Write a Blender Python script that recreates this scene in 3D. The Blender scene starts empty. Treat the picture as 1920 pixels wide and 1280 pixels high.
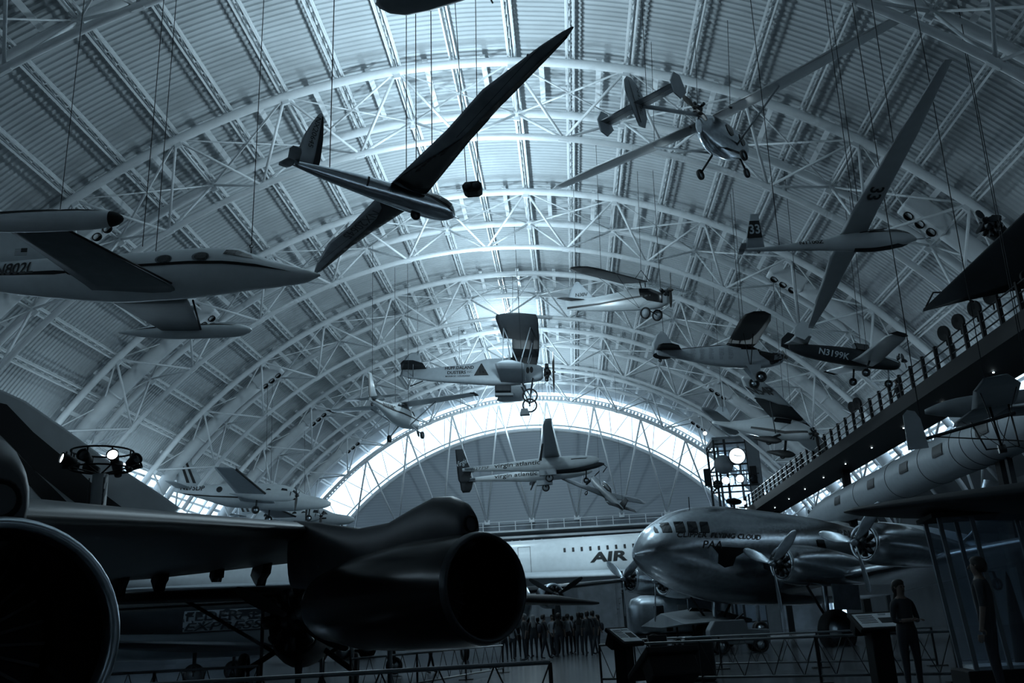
import bpy, bmesh, math, random
from mathutils import Vector, Matrix
from mathutils.bvhtree import BVHTree
random.seed(7)
pi, sin, cos, sqrt = math.pi, math.sin, math.cos, math.sqrt
S = bpy.context.scene
COL = S.collection

# ---------------------------------------------------------------- camera
CZ = 1.3
cd = bpy.data.cameras.new('camera'); cam = bpy.data.objects.new('camera', cd); COL.objects.link(cam)
cd.sensor_width = 36; cd.lens = 1723.0/1920*36; cd.clip_start = .05; cd.clip_end = 600
def cam_basis(yaw=.05, pitch=.308, roll=-.052):
    cy, sy, cp, sp = cos(yaw), sin(yaw), cos(pitch), sin(pitch)
    r = Vector((cy, sy, 0)); f = Vector((-sy*cp, cy*cp, sp)); u = Vector((sy*sp, -cy*sp, cp))
    c, s = cos(roll), sin(roll)
    rx = r*c+u*s; up = u*c-r*s
    return Matrix((rx, up, -f)).transposed().to_4x4()
cam.matrix_world = Matrix.Translation((4.17, 0, CZ)) @ cam_basis()
S.camera = cam

# ---------------------------------------------------------------- world, colour, lamps
S.view_settings.view_transform = 'Standard'; S.view_settings.look = 'None'
S.view_settings.gamma = 1; S.view_settings.use_curve_mapping = False
S.view_settings.exposure = .55
S.cycles.use_denoising = True
S.cycles.max_bounces = 5; S.cycles.diffuse_bounces = 3; S.cycles.glossy_bounces = 3
S.cycles.transmission_bounces = 4; S.cycles.transparent_max_bounces = 8
S.cycles.sample_clamp_indirect = 4; S.cycles.caustics_reflective = False; S.cycles.caustics_refractive = False
wd = bpy.data.worlds.new('sky'); S.world = wd; wd.use_nodes = True
wn = wd.node_tree; wn.nodes['Background'].inputs[0].default_value = (.62, .84, 1, 1)
wn.nodes['Background'].inputs[1].default_value = 2.2

def lamp(name, kind, loc, power, color, size=.3, direction=None, spot=60):
    l = bpy.data.lights.new(name, kind); l.energy = power; l.color = color
    if kind == 'AREA': l.size = size
    else: l.shadow_soft_size = size
    if kind == 'SPOT': l.spot_size = math.radians(spot); l.spot_blend = 1. if spot > 150 else .5
    o = bpy.data.objects.new(name, l); COL.objects.link(o); o.location = loc
    if direction is not None:
        o.rotation_euler = Vector(direction).to_track_quat('-Z', 'Y').to_euler()
    return o

# hangar dimensions: circular vault about the axis x = 0, z = ZC
R = 34.08; ZC = 28-R+CZ; D1 = 39.37; TW = 4.835; DR = 3.56; PER = 14.229; YW = 108.43; RW = 29.395
YB = -44.0; AL = .0865; TE = .965; TG = 1.045; F0 = .3
KS = range(-4, 5)
def arc(th, r, y): return Vector((r*sin(th), y, ZC+r*cos(th)))
TINT = (.60, .81, .93)
for k in KS:                       # ridge uplights on every arch
    y = D1+k*PER+TW/2
    for yy in (y, y+PER/2):
        if yy < YW-4:
            hi = 62 < yy < 80     # above the hanging biplane the lamp sits higher
            lamp('uplight_lamp', 'SPOT', (0, yy, 25.2 if hi else 21.5), 1550*(.2 if hi else .55 if yy < 30 else 1.0), TINT, .22, (0, 0, 1), 178) if yy > 12 else None
for k in range(0, 5):              # unseen fill points added between the arches to lift the vault sides
    lamp('fill_lamp', 'POINT', (0, D1+k*PER-4.2, 25.6 if k == 3 else 20.5), 1000, TINT, .22)
for sx in (-1, 1):                 # unseen upward fill added along both eaves to brighten pipes and webs
    for k in range(-2, 5):
        lamp('eaves_fill', 'SPOT', (sx*24.5, D1+k*PER-3.5, 11.5), 180*(1.0 if sx < 0 else .8), TINT, .15, (sx*.35, 0, 1), 120)

# ---------------------------------------------------------------- helpers
def mat(name, col, rough=.5, metal=0., bump=0., bscale=8., var=0., coat=0., emit=None, es=1., spec=.5):
    m = bpy.data.materials.new(name); m.use_nodes = True; nt = m.node_tree; b = nt.nodes['Principled BSDF']
    b.inputs['Base Color'].default_value = (*col, 1); b.inputs['Roughness'].default_value = rough
    b.inputs['Metallic'].default_value = metal; b.inputs['Specular IOR Level'].default_value = spec
    b.inputs['Coat Weight'].default_value = coat; b.inputs['Coat Roughness'].default_value = .08
    if emit: b.inputs['Emission Color'].default_value = (*emit, 1); b.inputs['Emission Strength'].default_value = es
    tc = nt.nodes.new('ShaderNodeTexCoord'); nz = nt.nodes.new('ShaderNodeTexNoise')
    nz.inputs['Scale'].default_value = bscale; nz.inputs['Detail'].default_value = 4
    nt.links.new(tc.outputs['Object'], nz.inputs['Vector'])
    if var:
        mx = nt.nodes.new('ShaderNodeMix'); mx.data_type = 'RGBA'; mx.inputs[0].default_value = 1
        rp = nt.nodes.new('ShaderNodeMapRange'); rp.inputs[1].default_value = .3; rp.inputs[2].default_value = .7
        nt.links.new(nz.outputs['Fac'], rp.inputs[0]); nt.links.new(rp.outputs[0], mx.inputs[0])
        mx.inputs[6].default_value = (*[c*(1-var) for c in col], 1); mx.inputs[7].default_value = (*[min(1, c*(1+var)) for c in col], 1)
        nt.links.new(mx.outputs[2], b.inputs['Base Color'])
    if bump:
        bp = nt.nodes.new('ShaderNodeBump'); bp.inputs['Strength'].default_value = bump; bp.inputs['Distance'].default_value = .02
        nt.links.new(nz.outputs['Fac'], bp.inputs['Height']); nt.links.new(bp.outputs[0], b.inputs['Normal'])
    return m
def striped(m, axis, scale, dark=.75, sharp=.1):
    """panel seams across one object axis"""
    nt = m.node_tree; b = nt.nodes['Principled BSDF']; col = tuple(b.inputs['Base Color'].default_value)
    tc = nt.nodes.new('ShaderNodeTexCoord'); sp = nt.nodes.new('ShaderNodeSeparateXYZ'); nt.links.new(tc.outputs['Object'], sp.inputs[0])
    mu = nt.nodes.new('ShaderNodeMath'); mu.operation = 'MULTIPLY'; mu.inputs[1].default_value = scale
    fr = nt.nodes.new('ShaderNodeMath'); fr.operation = 'FRACT'; lt = nt.nodes.new('ShaderNodeMath'); lt.operation = 'LESS_THAN'; lt.inputs[1].default_value = sharp
    nt.links.new(sp.outputs[axis], mu.inputs[0]); nt.links.new(mu.outputs[0], fr.inputs[0]); nt.links.new(fr.outputs[0], lt.inputs[0])
    mx = nt.nodes.new('ShaderNodeMix'); mx.data_type = 'RGBA'; nt.links.new(lt.outputs[0], mx.inputs[0])
    mx.inputs[6].default_value = col; mx.inputs[7].default_value = (*[c*dark for c in col[:3]], 1)
    nt.links.new(mx.outputs[2], b.inputs['Base Color']); return m
def glass(name, tint=(.9, .95, 1), fac=.85, rough=.02):
    m = bpy.data.materials.new(name); m.use_nodes = True; nt = m.node_tree; nt.nodes.clear()
    o = nt.nodes.new('ShaderNodeOutputMaterial'); mx = nt.nodes.new('ShaderNodeMixShader'); t = nt.nodes.new('ShaderNodeBsdfTransparent')
    g = nt.nodes.new('ShaderNodeBsdfGlossy'); g.inputs['Roughness'].default_value = rough; t.inputs[0].default_value = (*tint, 1)
    mx.inputs[0].default_value = 1-fac; nt.links.new(t.outputs[0], mx.inputs[1]); nt.links.new(g.outputs[0], mx.inputs[2]); nt.links.new(mx.outputs[0], o.inputs[0])
    return m
M = {
 'roof': mat('roof deck paint', (.48, .51, .53), .75, var=.10, bscale=.35),
 'steel': mat('white steel paint', (.76, .79, .81), .4, var=.06, bscale=2),
 'duct': mat('duct paint', (.66, .69, .71), .5, var=.05, bscale=2),
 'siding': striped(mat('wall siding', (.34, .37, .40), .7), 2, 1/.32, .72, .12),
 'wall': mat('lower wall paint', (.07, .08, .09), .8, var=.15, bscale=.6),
 'door': mat('hangar door', (.16, .18, .20), .7, var=.2, bscale=1),
 'floor': mat('polished concrete', (.09, .10, .11), .16, var=.35, bscale=.7, bump=.05, spec=.6),
 'white': mat('white gloss paint', (.52, .56, .58), .28, var=.05, bscale=3, bump=.03),
 'white2': mat('pale matt paint', (.34, .38, .41), .5, var=.06, bscale=3),
 'grey': mat('mid grey paint', (.13, .15, .165), .45, var=.1, bscale=3),
 'under': mat('dull grey wing skin', (.24, .27, .30), .4, var=.25, bscale=2),
 'shaded': mat('slate wing skin', (.045, .05, .056), .42, var=.2, bscale=2),  # foreground shade is put into this colour; the real skin is paler
 'dark': mat('dark paint', (.02, .024, .028), .6, var=.15, bscale=4, spec=.25),
 'black': mat('black matt paint', (.008, .009, .01), .7, spec=.2),
 'blackgloss': mat('black gloss paint', (.006, .007, .008), .22, spec=.4),
 'chrome': mat('bare polished metal', (.55, .60, .64), .22, 1., bump=.25, bscale=6, var=.12),
 'alu': mat('brushed metal', (.38, .43, .47), .32, 1., bump=.12, bscale=3, var=.2),
 'darkmetal': mat('dark engine metal', (.05, .055, .06), .4, .8),
 'ink': mat('black lettering', (.006, .007, .008), .5),
 'inkpale': mat('pale lettering', (.50, .56, .60), .5),
 'wood': mat('propeller wood', (.05, .045, .04), .4),
 'tyre': mat('tyre rubber', (.010, .011, .012), .7, bump=.2, bscale=30),
 'glass': glass('clear glazing'), 'glassdark': mat('dark cabin glass', (.01, .013, .016), .06, coat=.6),
 'bluefab': mat('dark fabric', (.03, .035, .045), .9, var=.2, bscale=10),
 'lit': mat('lit lamp glass', (.8, .9, 1), .3, emit=(.75, .93, 1), es=9),
 'clock': mat('clock face', (.7, .8, .85), .4, emit=(.75, .9, 1), es=1.3),
 'panel': mat('printed panel', (.75, .80, .84), .35, var=.1, bscale=6),
}
class MB:
    def __init__(s): s.v = []; s.f = []; s.sm = []
    def add(s, vs, fs, smooth=True):
        o = len(s.v); s.v += [tuple(v) for v in vs]; s.f += [tuple(i+o for i in f) for f in fs]; s.sm += [smooth]*len(fs); return s
    def box(s, c, d, rot=None):
        vs = [Vector(((i & 1)-.5, (i >> 1 & 1)-.5, (i >> 2 & 1)-.5)) for i in range(8)]
        vs = [Vector((v.x*d[0], v.y*d[1], v.z*d[2])) for v in vs]
        if rot is not None: vs = [rot @ v for v in vs]
        c = Vector(c)
        return s.add([v+c for v in vs], [(0, 2, 3, 1), (4, 5, 7, 6), (0, 1, 5, 4), (2, 6, 7, 3), (0, 4, 6, 2), (1, 3, 7, 5)], False)
    def bar(s, p, q, w, h, up=(0, 0, 1)):
        p = Vector(p); q = Vector(q); d = q-p; x = d.normalized(); y = Vector(up).cross(x)
        if y.length < 1e-4: y = Vector((1, 0, 0)).cross(x)
        y.normalize(); z = x.cross(y); rot = Matrix((x, y, z)).transposed()
        return s.box((p+q)/2, (d.length, w, h), rot)
    def tube(s, pts, r, n=8, caps=True, sq=1.0):
        pts = [Vector(p) for p in pts]; rs = r if isinstance(r, (list, tuple)) else [r]*len(pts)
        rings = []; prev = None
        for i, p in enumerate(pts):
            d = (pts[min(i+1, len(pts)-1)]-pts[max(i-1, 0)]).normalized()
            a = prev if prev is not None else (Vector((0, 0, 1)) if abs(d.z) < .9 else Vector((1, 0, 0)))
            x = (a-d*a.dot(d)).normalized(); prev = x; y = d.cross(x)
            rings.append([p+(x*cos(2*pi*j/n)+y*sin(2*pi*j/n)*sq)*rs[i] for j in range(n)])
        return s.loft(rings, caps)
    def loft(s, rings, caps=True, smooth=True, closed=True):
        n = len(rings[0]); vs = [v for r_ in rings for v in r_]; fs = []
        for i in range(len(rings)-1):
            for j in range(n if closed else n-1):
                a = i*n+j; b = i*n+(j+1) % n; fs.append((a, b, b+n, a+n))
        s.add(vs, fs, smooth)
        if caps:
            s.add(rings[0], [tuple(range(n))[::-1]], False); s.add(rings[-1], [tuple(range(n))], False)
        return s
    def lathe(s, prof, o=(0, 0, 0), ax=(1, 0, 0), n=24, caps=False):
        """prof: (distance along axis, radius)"""
        o = Vector(o); ax = Vector(ax).normalized(); a = Vector((0, 0, 1)) if abs(ax.z) < .9 else Vector((1, 0, 0))
        x = (a-ax*a.dot(ax)).normalized(); y = ax.cross(x)
        return s.loft([[o+ax*t+(x*cos(2*pi*j/n)+y*sin(2*pi*j/n))*max(r, .0005) for j in range(n)] for t, r in prof], caps)
    def prism(s, poly, t, o=(0, 0, 0), u=(1, 0, 0), v=(0, 0, 1)):
        """flat outline poly in the plane u, v given thickness t, edges kept"""
        o = Vector(o); u = Vector(u); v = Vector(v); n = u.cross(v).normalized()
        A = [o+u*a+v*b+n*t/2 for a, b in poly]; B = [p-n*t for p in A]; k = len(poly)
        s.add(A+B, [tuple(range(k)), tuple(range(2*k-1, k-1, -1))]+[(i, i+k, (i+1) % k+k, (i+1) % k) for i in range(k)], False); return s
    def build(s, name, m, parent=None, bevel=0, kind=None, label=None):
        me = bpy.data.meshes.new(name); me.from_pydata(s.v, [], s.f); me.materials.append(M[m] if isinstance(m, str) else m)
        me.polygons.foreach_set('use_smooth', s.sm); me.validate(); me.update()
        bm = bmesh.new(); bm.from_mesh(me); bmesh.ops.remove_doubles(bm, verts=bm.verts, dist=1e-5)
        bmesh.ops.recalc_face_normals(bm, faces=bm.faces); bm.to_mesh(me); bm.free()
        o = bpy.data.objects.new(name, me); COL.objects.link(o)
        if parent is not None: o.parent = parent
        if bevel:
            md = o.modifiers.new('bevel', 'BEVEL'); md.width = bevel; md.segments = 2; md.limit_method = 'ANGLE'
        if kind: o['kind'] = kind
        if label: o['label'] = label
        return o
def tag(o, label, cat, group=None, kind=None):
    o['label'] = label; o['category'] = cat
    if group: o['group'] = group
    if kind: o['kind'] = kind
    return o
def thing(name, label, cat, loc=(0, 0, 0), rz=0, group=None):
    o = bpy.data.objects.new(name, None); COL.objects.link(o); o.empty_display_size = .2
    o.location = loc; o.rotation_euler = (0, 0, rz); return tag(o, label, cat, group)
def copy_tree(o, parent=None):
    c = o.copy(); COL.objects.link(c)
    if parent is not None: c.parent = parent
    for ch in list(o.children): copy_tree(ch, c)
    return c
def att(h, p, b):
    h, p, b = (math.radians(a) for a in (h, p, b))
    return Matrix.Rotation(h, 4, 'Z') @ Matrix.Rotation(-p, 4, 'Y') @ Matrix.Rotation(b, 4, 'X')
def plane(name, label, cat, pose, loc):
    o = thing(name, label, cat); o.matrix_world = Matrix.Translation(loc) @ att(*pose); return o

# ---- aircraft surfaces, all in the aircraft's own frame: x forward, y port, z up
FOIL = [(1, 0), (.8, .3), (.5, .75), (.25, 1), (.08, .72), (.015, .3), (0, 0), (.015, -.2), (.08, -.36), (.3, -.42), (.6, -.3), (.85, -.12)]
def wing_mb(st, axis='y', mb=None):
    """st: (span position, x leading, x trailing, height, thickness)"""
    rings = []
    for y, xl, xt, z, t in st:
        ring = []
        for c, h in FOIL:
            x = xl+(xt-xl)*c
            ring.append(Vector((x, y, z+h*t*.6)) if axis == 'y' else Vector((x, z+h*t*.5, y)))
        rings.append(ring)
    mb = mb or MB(); return mb.loft(rings)
def wings(parent, st, m, name='wing', both=True, label=None):
    out = []
    for s in ((-1, 1) if both else (-1,)):
        out.append(wing_mb([(s*a[0],)+tuple(a[1:]) for a in st]).build(name, m, parent, label=label))
    return out
def fin(parent, st, m, name='fin', y=0):
    return wing_mb([(z, xl, xt, y, t) for z, xl, xt, t in st], 'z').build(name, m, parent)
def body(secs, n=28, p=2.0):
    """secs: (x, z top, z bottom, half width[, power])"""
    rings = []
    for s_ in secs:
        x, zt, zb, hw = s_[:4]; pw = s_[4] if len(s_) > 4 else p
        zc = (zt+zb)/2; hh = (zt-zb)/2; r = []
        for j in range(n):
            a = 2*pi*j/n; c, d = cos(a), sin(a)
            r.append(Vector((x, hw*math.copysign(abs(c)**(2/pw), c), zc+hh*math.copysign(abs(d)**(2/pw), d))))
        rings.append(r)
    return MB().loft(rings)
def smooth_secs(secs, k=4):
    out = []
    for i in range(len(secs)-1):
        p0 = secs[max(i-1, 0)]; p1 = secs[i]; p2 = secs[i+1]; p3 = secs[min(i+2, len(secs)-1)]
        for j in range(k):
            t = j/k
            out.append(tuple(.5*((2*b)+(-a+c)*t+(2*a-5*b+4*c-d)*t*t+(-a+3*b-3*c+d)*t**3) for a, b, c, d in zip(p0, p1, p2, p3)))
    out.append(secs[-1]); return out
def fuselage(parent, secs, m, name='fuselage', p=2.0, n=28):
    return body(smooth_secs(secs), n, p).build(name, m, parent)
def wheel(parent, c, r, w=.12, ax=(0, 1, 0), hub='alu', name='wheel', fat=.3):
    h = w/2; f = r*fat
    o = MB().lathe([(-h*.6, r-f), (-h, r-f*.7), (-h*.9, r-f*.2), (-h*.4, r), (h*.4, r), (h*.9, r-f*.2), (h, r-f*.7), (h*.6, r-f), (-h*.6, r-f)], c, ax, 24).build(name, 'tyre', parent)
    MB().lathe([(-h*.5, 0.001), (-h*.6, r*.25), (-h*.35, r*.3), (-h*.35, r-f), (h*.35, r-f), (h*.35, r*.3), (h*.6, r*.25), (h*.5, .001)], c, ax, 16).build('hub', hub, o)
    return o
def strut(parent, p, q, r=.03, m='grey', name='strut', sq=1.0): return MB().tube([p, q], r, 8, sq=sq).build(name, m, parent)
def propeller(parent, c, rad, n=2, ang=0, w=.12, m='wood', ax=(1, 0, 0), hubr=.1, spin=True, wide=1.0):
    """axis along local x; one hub with blades as its children"""
    c = Vector(c); ax = Vector(ax).normalized()
    hub = MB().lathe([(-.1, .001), (-.1, hubr), (.04, hubr), (.12, hubr*.7), (.2, .001)], c, ax, 16).build('propeller', m, parent)
    a0 = Vector((0, 0, 1)); x = (a0-ax*a0.dot(ax)).normalized(); y = ax.cross(x)
    for i in range(n):
        a = ang+2*pi*i/n; d = x*cos(a)+y*sin(a); t = ax.cross(d)
        rings = []
        for f, ww, tw in ((.05, .5, 1.0), (.2, .8, .8), (.45, 1.15*wide, .5), (.7, 1.1*wide, .35), (.9, .8*wide, .25), (.98, .45, .2), (1, .1, .2)):
            ch = (t*cos(tw)+ax*sin(tw))*w*ww; th = (ax*cos(tw)-t*sin(tw))*w*.16*(1.4-f)
            p = c+d*rad*f; rings.append([p+ch*cos(b)+th*sin(b) for b in (2*pi*q/10 for q in range(10))])
        MB().loft(rings).build('blade', m, hub)
    return hub
def radial(parent, c, r, n=7, ax=(1, 0, 0), m='darkmetal', name='engine', ang=.3):
    c = Vector(c); ax = Vector(ax).normalized(); a0 = Vector((0, 0, 1)); x = (a0-ax*a0.dot(ax)).normalized(); y = ax.cross(x)
    mb = MB().lathe([(-.3*r, .001), (-.3*r, r*.45), (.2*r, r*.45), (.45*r, r*.2), (.5*r, .001)], c, ax, 16)
    for i in range(n):
        a = ang+2*pi*i/n; d = x*cos(a)+y*sin(a)
        mb.tube([c+d*r*.4, c+d*r*.55, c+d*r*.56, c+d*r*.95, c+d*r], [r*.14, r*.14, r*.21, r*.19, r*.12], 8)
        mb.tube([c+d*r*.9+ax*r*.12, c+d*r*.4+ax*r*.25], r*.03, 5)
    return mb.build(name, m, parent)
def bvh_of(objs):
    vs = []; fs = []
    for o in objs:
        k = len(vs); vs += [v.co.copy() for v in o.data.vertices]; fs += [tuple(i+k for i in p.vertices) for p in o.data.polygons]
    return BVHTree.FromPolygons(vs, fs)
def text(parent, s, o, u, v, width, m='ink', target=None, off=.03, name='lettering', height=None, shear=0, bold=0, sub=2):
    """lettering laid on the surface: o = lower left, u reading direction, v up the letter"""
    c = bpy.data.curves.new(name, 'FONT'); c.body = s; c.shear = shear; c.offset = bold; c.resolution_u = 3
    tmp = bpy.data.objects.new(name, c); me = bpy.data.meshes.new_from_object(tmp)
    bpy.data.objects.remove(tmp); 
    bm = bmesh.new(); bm.from_mesh(me); bmesh.ops.remove_doubles(bm, verts=bm.verts, dist=1e-5)
    x0 = min(q.co.x for q in bm.verts); x1 = max(q.co.x for q in bm.verts); y0 = min(q.co.y for q in bm.verts); y1 = max(q.co.y for q in bm.verts)
    bmesh.ops.triangulate(bm, faces=bm.faces)
    for _ in range(sub):
        bmesh.ops.subdivide_edges(bm, edges=[e for e in bm.edges if e.calc_length() > .25], cuts=1); bmesh.ops.triangulate(bm, faces=bm.faces)
    o = Vector(o); u = Vector(u).normalized(); v = Vector(v).normalized(); n = u.cross(v).normalized()
    sx = width/(x1-x0); sy = (height/(y1-y0)) if height else sx
    tree = bvh_of(target) if target else None; miss = []
    for q in bm.verts:
        p = o+u*(q.co.x-x0)*sx+v*(q.co.y-y0)*sy
        if tree:
            h = tree.ray_cast(p+n*2.5, -n)
            if h[0] is not None: p = h[0]
            else: miss.append(q)
        q.co = p+n*off
    if miss and len(miss) < len(bm.verts): bmesh.ops.delete(bm, geom=miss, context='VERTS')
    bm.to_mesh(me); bm.free(); me.materials.clear(); me.materials.append(M[m] if isinstance(m, str) else m)
    ob = bpy.data.objects.new(name, me); COL.objects.link(ob); ob.parent = parent
    return ob
def decal(parent, poly, o, u, v, m, target=None, name='stripe', off=.022, step=.22):
    """painted marking: outline poly in plane u, v laid onto the target surface"""
    bm = bmesh.new(); o = Vector(o); u = Vector(u).normalized(); v = Vector(v).normalized(); n = u.cross(v).normalized()
    f = bm.faces.new([bm.verts.new((a, b, 0)) for a, b in poly]); bmesh.ops.triangulate(bm, faces=bm.faces)
    for _ in range(5):
        es = [e for e in bm.edges if e.calc_length() > step]
        if not es: break
        bmesh.ops.subdivide_edges(bm, edges=es, cuts=1); bmesh.ops.triangulate(bm, faces=bm.faces)
    tree = bvh_of(target) if target else None; miss = []
    for q in bm.verts:
        p = o+u*q.co.x+v*q.co.y
        if tree:
            h = tree.ray_cast(p+n*2.5, -n)
            if h[0] is not None: p = h[0]
            else: miss.append(q)
        q.co = p+n*off
    if miss and len(miss) < len(bm.verts): bmesh.ops.delete(bm, geom=miss, context='VERTS')
    me = bpy.data.meshes.new(name); bm.to_mesh(me); bm.free(); me.materials.append(M[m] if isinstance(m, str) else m)
    for p_ in me.polygons: p_.use_smooth = True
    ob = bpy.data.objects.new(name, me); COL.objects.link(ob); ob.parent = parent; return ob
def ell(cx, cy, rx, ry, n=16): return [(cx+rx*cos(2*pi*i/n), cy+ry*sin(2*pi*i/n)) for i in range(n)]
def cables(pts):
    """thin hanging wires from the arches"""
    for i, p in enumerate(pts):
        p = Vector(p); top = Vector((p.x+random.uniform(-.8, .8), p.y+random.uniform(-.6, .6), ZC+sqrt(max(R*R-p.x*p.x, 1))-.5))
        yield p, top
def hang(parent, *pts):
    inv = parent.matrix_world.inverted()
    for p in pts:
        w = parent.matrix_world @ Vector(p)
        top = Vector((w.x*1.02+.2, w.y+.15, ZC+sqrt(R*R-w.x*w.x)-.6))
        MB().tube([Vector(p), inv @ top], .014, 4).build('suspension_cable', 'dark', parent)

# ================================================================ the hangar shell
TN = [0]
def trim(mb, m='steel'):
    TN[0] += 1; return mb.build('trim_%d' % TN[0], m, kind='structure')
# corrugated roof deck
NS = 72; ys = []; y = YB
while y < YW+1.0: ys += [(y, 0), (y+.13, 0), (y+.17, .07), (y+.30, .07)]; y += .34
mb = MB(); vs = []; fs = []
for yy, dr in ys:
    for j in range(NS+1): vs.append(arc(-TE+2*TE*j/NS, R+.25-dr, yy))
for i in range(len(ys)-1):
    for j in range(NS):
        a = i*(NS+1)+j; fs.append((a, a+1, a+NS+2, a+NS+1))
mb.add(vs, fs, False); me = bpy.data.meshes.new('ceiling'); me.from_pydata(mb.v, [], mb.f); me.materials.append(M['roof'])
o = bpy.data.objects.new('ceiling', me); COL.objects.link(o); o['kind'] = 'structure'
# outer skin keeps daylight out
mb = MB(); mb.loft([[arc(-TE+2*TE*j/NS, R+.6, yy) for j in range(NS+1)] for yy in (YB, YW+1.5)], False, closed=False); trim(mb, 'roof')
# purlins: paired flanges standing off the deck
nb = 11
for i in range(-nb, nb+1):
    th = i*AL; c = Vector((sin(th), 0, cos(th))); t = Vector((cos(th), 0, -sin(th))); mb = MB()
    for s_ in (-.17, .17):
        for rr, hh in ((R-.06, .08), (R-.45, .09)):
            p = arc(th, rr, YB)+t*s_; mb.bar(p, p+Vector((0, YW-YB, 0)), .085, hh, c)
    yy = YB+.4
    while yy < YW:
        if yy > 15:
            a = arc(th, R-.06, yy); b = arc(th, R-.45, yy+.45)
            mb.tube([a, b], .035, 4); mb.tube([b, arc(th, R-.06, yy+.9)], .035, 4)
        yy += .9
    trim(mb)
# arches: two top chords, one bottom chord, webs
def arch_pts(r, y, a0, a1, n=60): return [arc(a0+(a1-a0)*i/n, r, y) for i in range(n+1)]
for k in KS:
    y1 = D1+k*PER; y2 = y1+TW; yc = (y1+y2)/2; mb = MB()
    for yy in (y1, y2): mb.tube(arch_pts(R-.75, yy, -1.03, 1.03), .22, 10)
    mb.tube(arch_pts(R-DR, yc, -1.20, 1.20), .16, 10)
    for i in range(-11, 13, 2):
        th = i*AL
        for yy in (y1, y2):
            if i <= 11:
                p = arc(th, R-.75, yy)
                for d in (-1, 1): mb.tube([p, arc(th+d*AL, R-DR, yc)], .075, 6)
                mb.box(arc(th, R-1.0, yy), (.34, .12, .34), Matrix.Rotation(th, 3, 'Y'))
        if i < 11:
            mb.tube([arc(th, R-.75, y2), arc(th+2*AL, R-.75, y1)], .06, 6)
            mb.tube([arc(th, R-.75, y1), arc(th+2*AL, R-.75, y2)], .045, 5)
        if i <= 11: mb.tube([arc(th, R-.75, y1), arc(th, R-.75, y2)], .06, 6)
    for i in range(-12, 13, 2): mb.box(arc(i*AL, R-DR, yc), (.5, .16, .36), Matrix.Rotation(i*AL, 3, 'Y'))
    for sg in (-1, 1):
        for yy in (y1, y2):
            mb.tube([arc(sg*1.03, R-.75, yy), arc(sg*12*AL, R-DR, yc)], .09, 6); mb.tube([arc(sg*1.03, R-.75, yy), arc(sg*1.19, R-DR, yc)], .09, 6)
            mb.tube([arc(sg*1.03, R-.75, yy), (sg*31.2, yy, 8.3)], .14, 6)
    trim(mb)
    # secondary purlins inside the arch bay
    mb = MB()
    for i in range(-23, 24, 2):
        th = i*AL/2
        mb.bar(arc(th, R-.35, y1), arc(th, R-.35, y2), .26, .10, (sin(th), 0, cos(th)))
    trim(mb)
# air ducts riding inside the arches, three round nozzles at the upper end of each
def duct(k, sg, end, label):
    yc = D1+k*PER+TW/2
    t = thing('air_duct', label, 'air duct', arc(sg*1.05, 33.1, yc), 0, 'round air ducts in the arches'); o_ = t.location
    pts = [arc(sg*(1.12+(end-1.12)*i/20), 33.05, yc)-o_ for i in range(21)]
    MB().tube(pts, .50, 16).build('duct_pipe', 'duct', t)
    for i in (5, 12): MB().tube([pts[i], pts[i]+(pts[i+1]-pts[i]).normalized()*.12], .54, 16).build('clamp_band', 'steel', t)
    d = (pts[-1]-pts[-3]).normalized(); nrm = -Vector((sin(sg*end), 0, cos(sg*end)))
    rot = Matrix((d, Vector((0, 1, 0)), d.cross(Vector((0, 1, 0))))).transposed()
    b = MB().box(pts[-1]+d*1.0, (2.4, 1.05, 1.0), rot).build('nozzle_box', 'duct', t, bevel=.1)
    for q in range(3):
        c = pts[-1]+d*(.35+q*.65)+nrm*.5
        MB().lathe([(-.05, .001), (-.05, .22), (.10, .25), (.10, .20)], c, nrm-Vector((0, .35, 0)), 16).build('nozzle', 'black', b)
for k, sg, end, w in ((0, -1, .65, 'left air duct partly behind the white business jet'), (1, -1, .65, 'left air duct on the second arch, crossing above the light ring'),
                   (2, -1, .65, 'left air duct ending in three nozzles below the jet wing tip tank'), (3, -1, .65, 'left air duct whose nozzles sit above the white high wing plane'),
                   (4, -1, .65, 'left air duct on the farthest arch beside the glazed end'), (0, 1, .775, 'right air duct with nozzles just right of the number 33 sailplane nose'),
                   (1, 1, .65, 'right air duct with nozzles left of the lower sailplane wing'), (2, 1, .65, 'right air duct passing behind the black winged monoplane'),
                   (3, 1, .65, 'right air duct with nozzles left of the tail lettered N54P'), (4, 1, .65, 'right air duct on the farthest arch above the clock tower')):
    duct(k, sg, end, w)
# end wall
def wall_mesh(r, z0, y, n=60, t=.3):
    a0 = math.acos((z0-ZC)/r); ring = [arc(-a0+2*a0*i/n, r, 0) for i in range(n+1)]
    poly = [(p.x, p.z) for p in ring]
    return MB().prism(poly, t, (0, y, 0))
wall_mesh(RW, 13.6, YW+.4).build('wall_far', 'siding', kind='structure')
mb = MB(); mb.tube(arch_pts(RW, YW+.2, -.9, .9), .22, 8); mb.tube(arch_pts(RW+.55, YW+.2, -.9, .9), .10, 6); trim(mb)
mb = MB(); mb.box((0, YW+.5, 6.8), (66, .4, 13.6)); mb.build('wall_far_lower', 'door', kind='structure')
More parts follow.
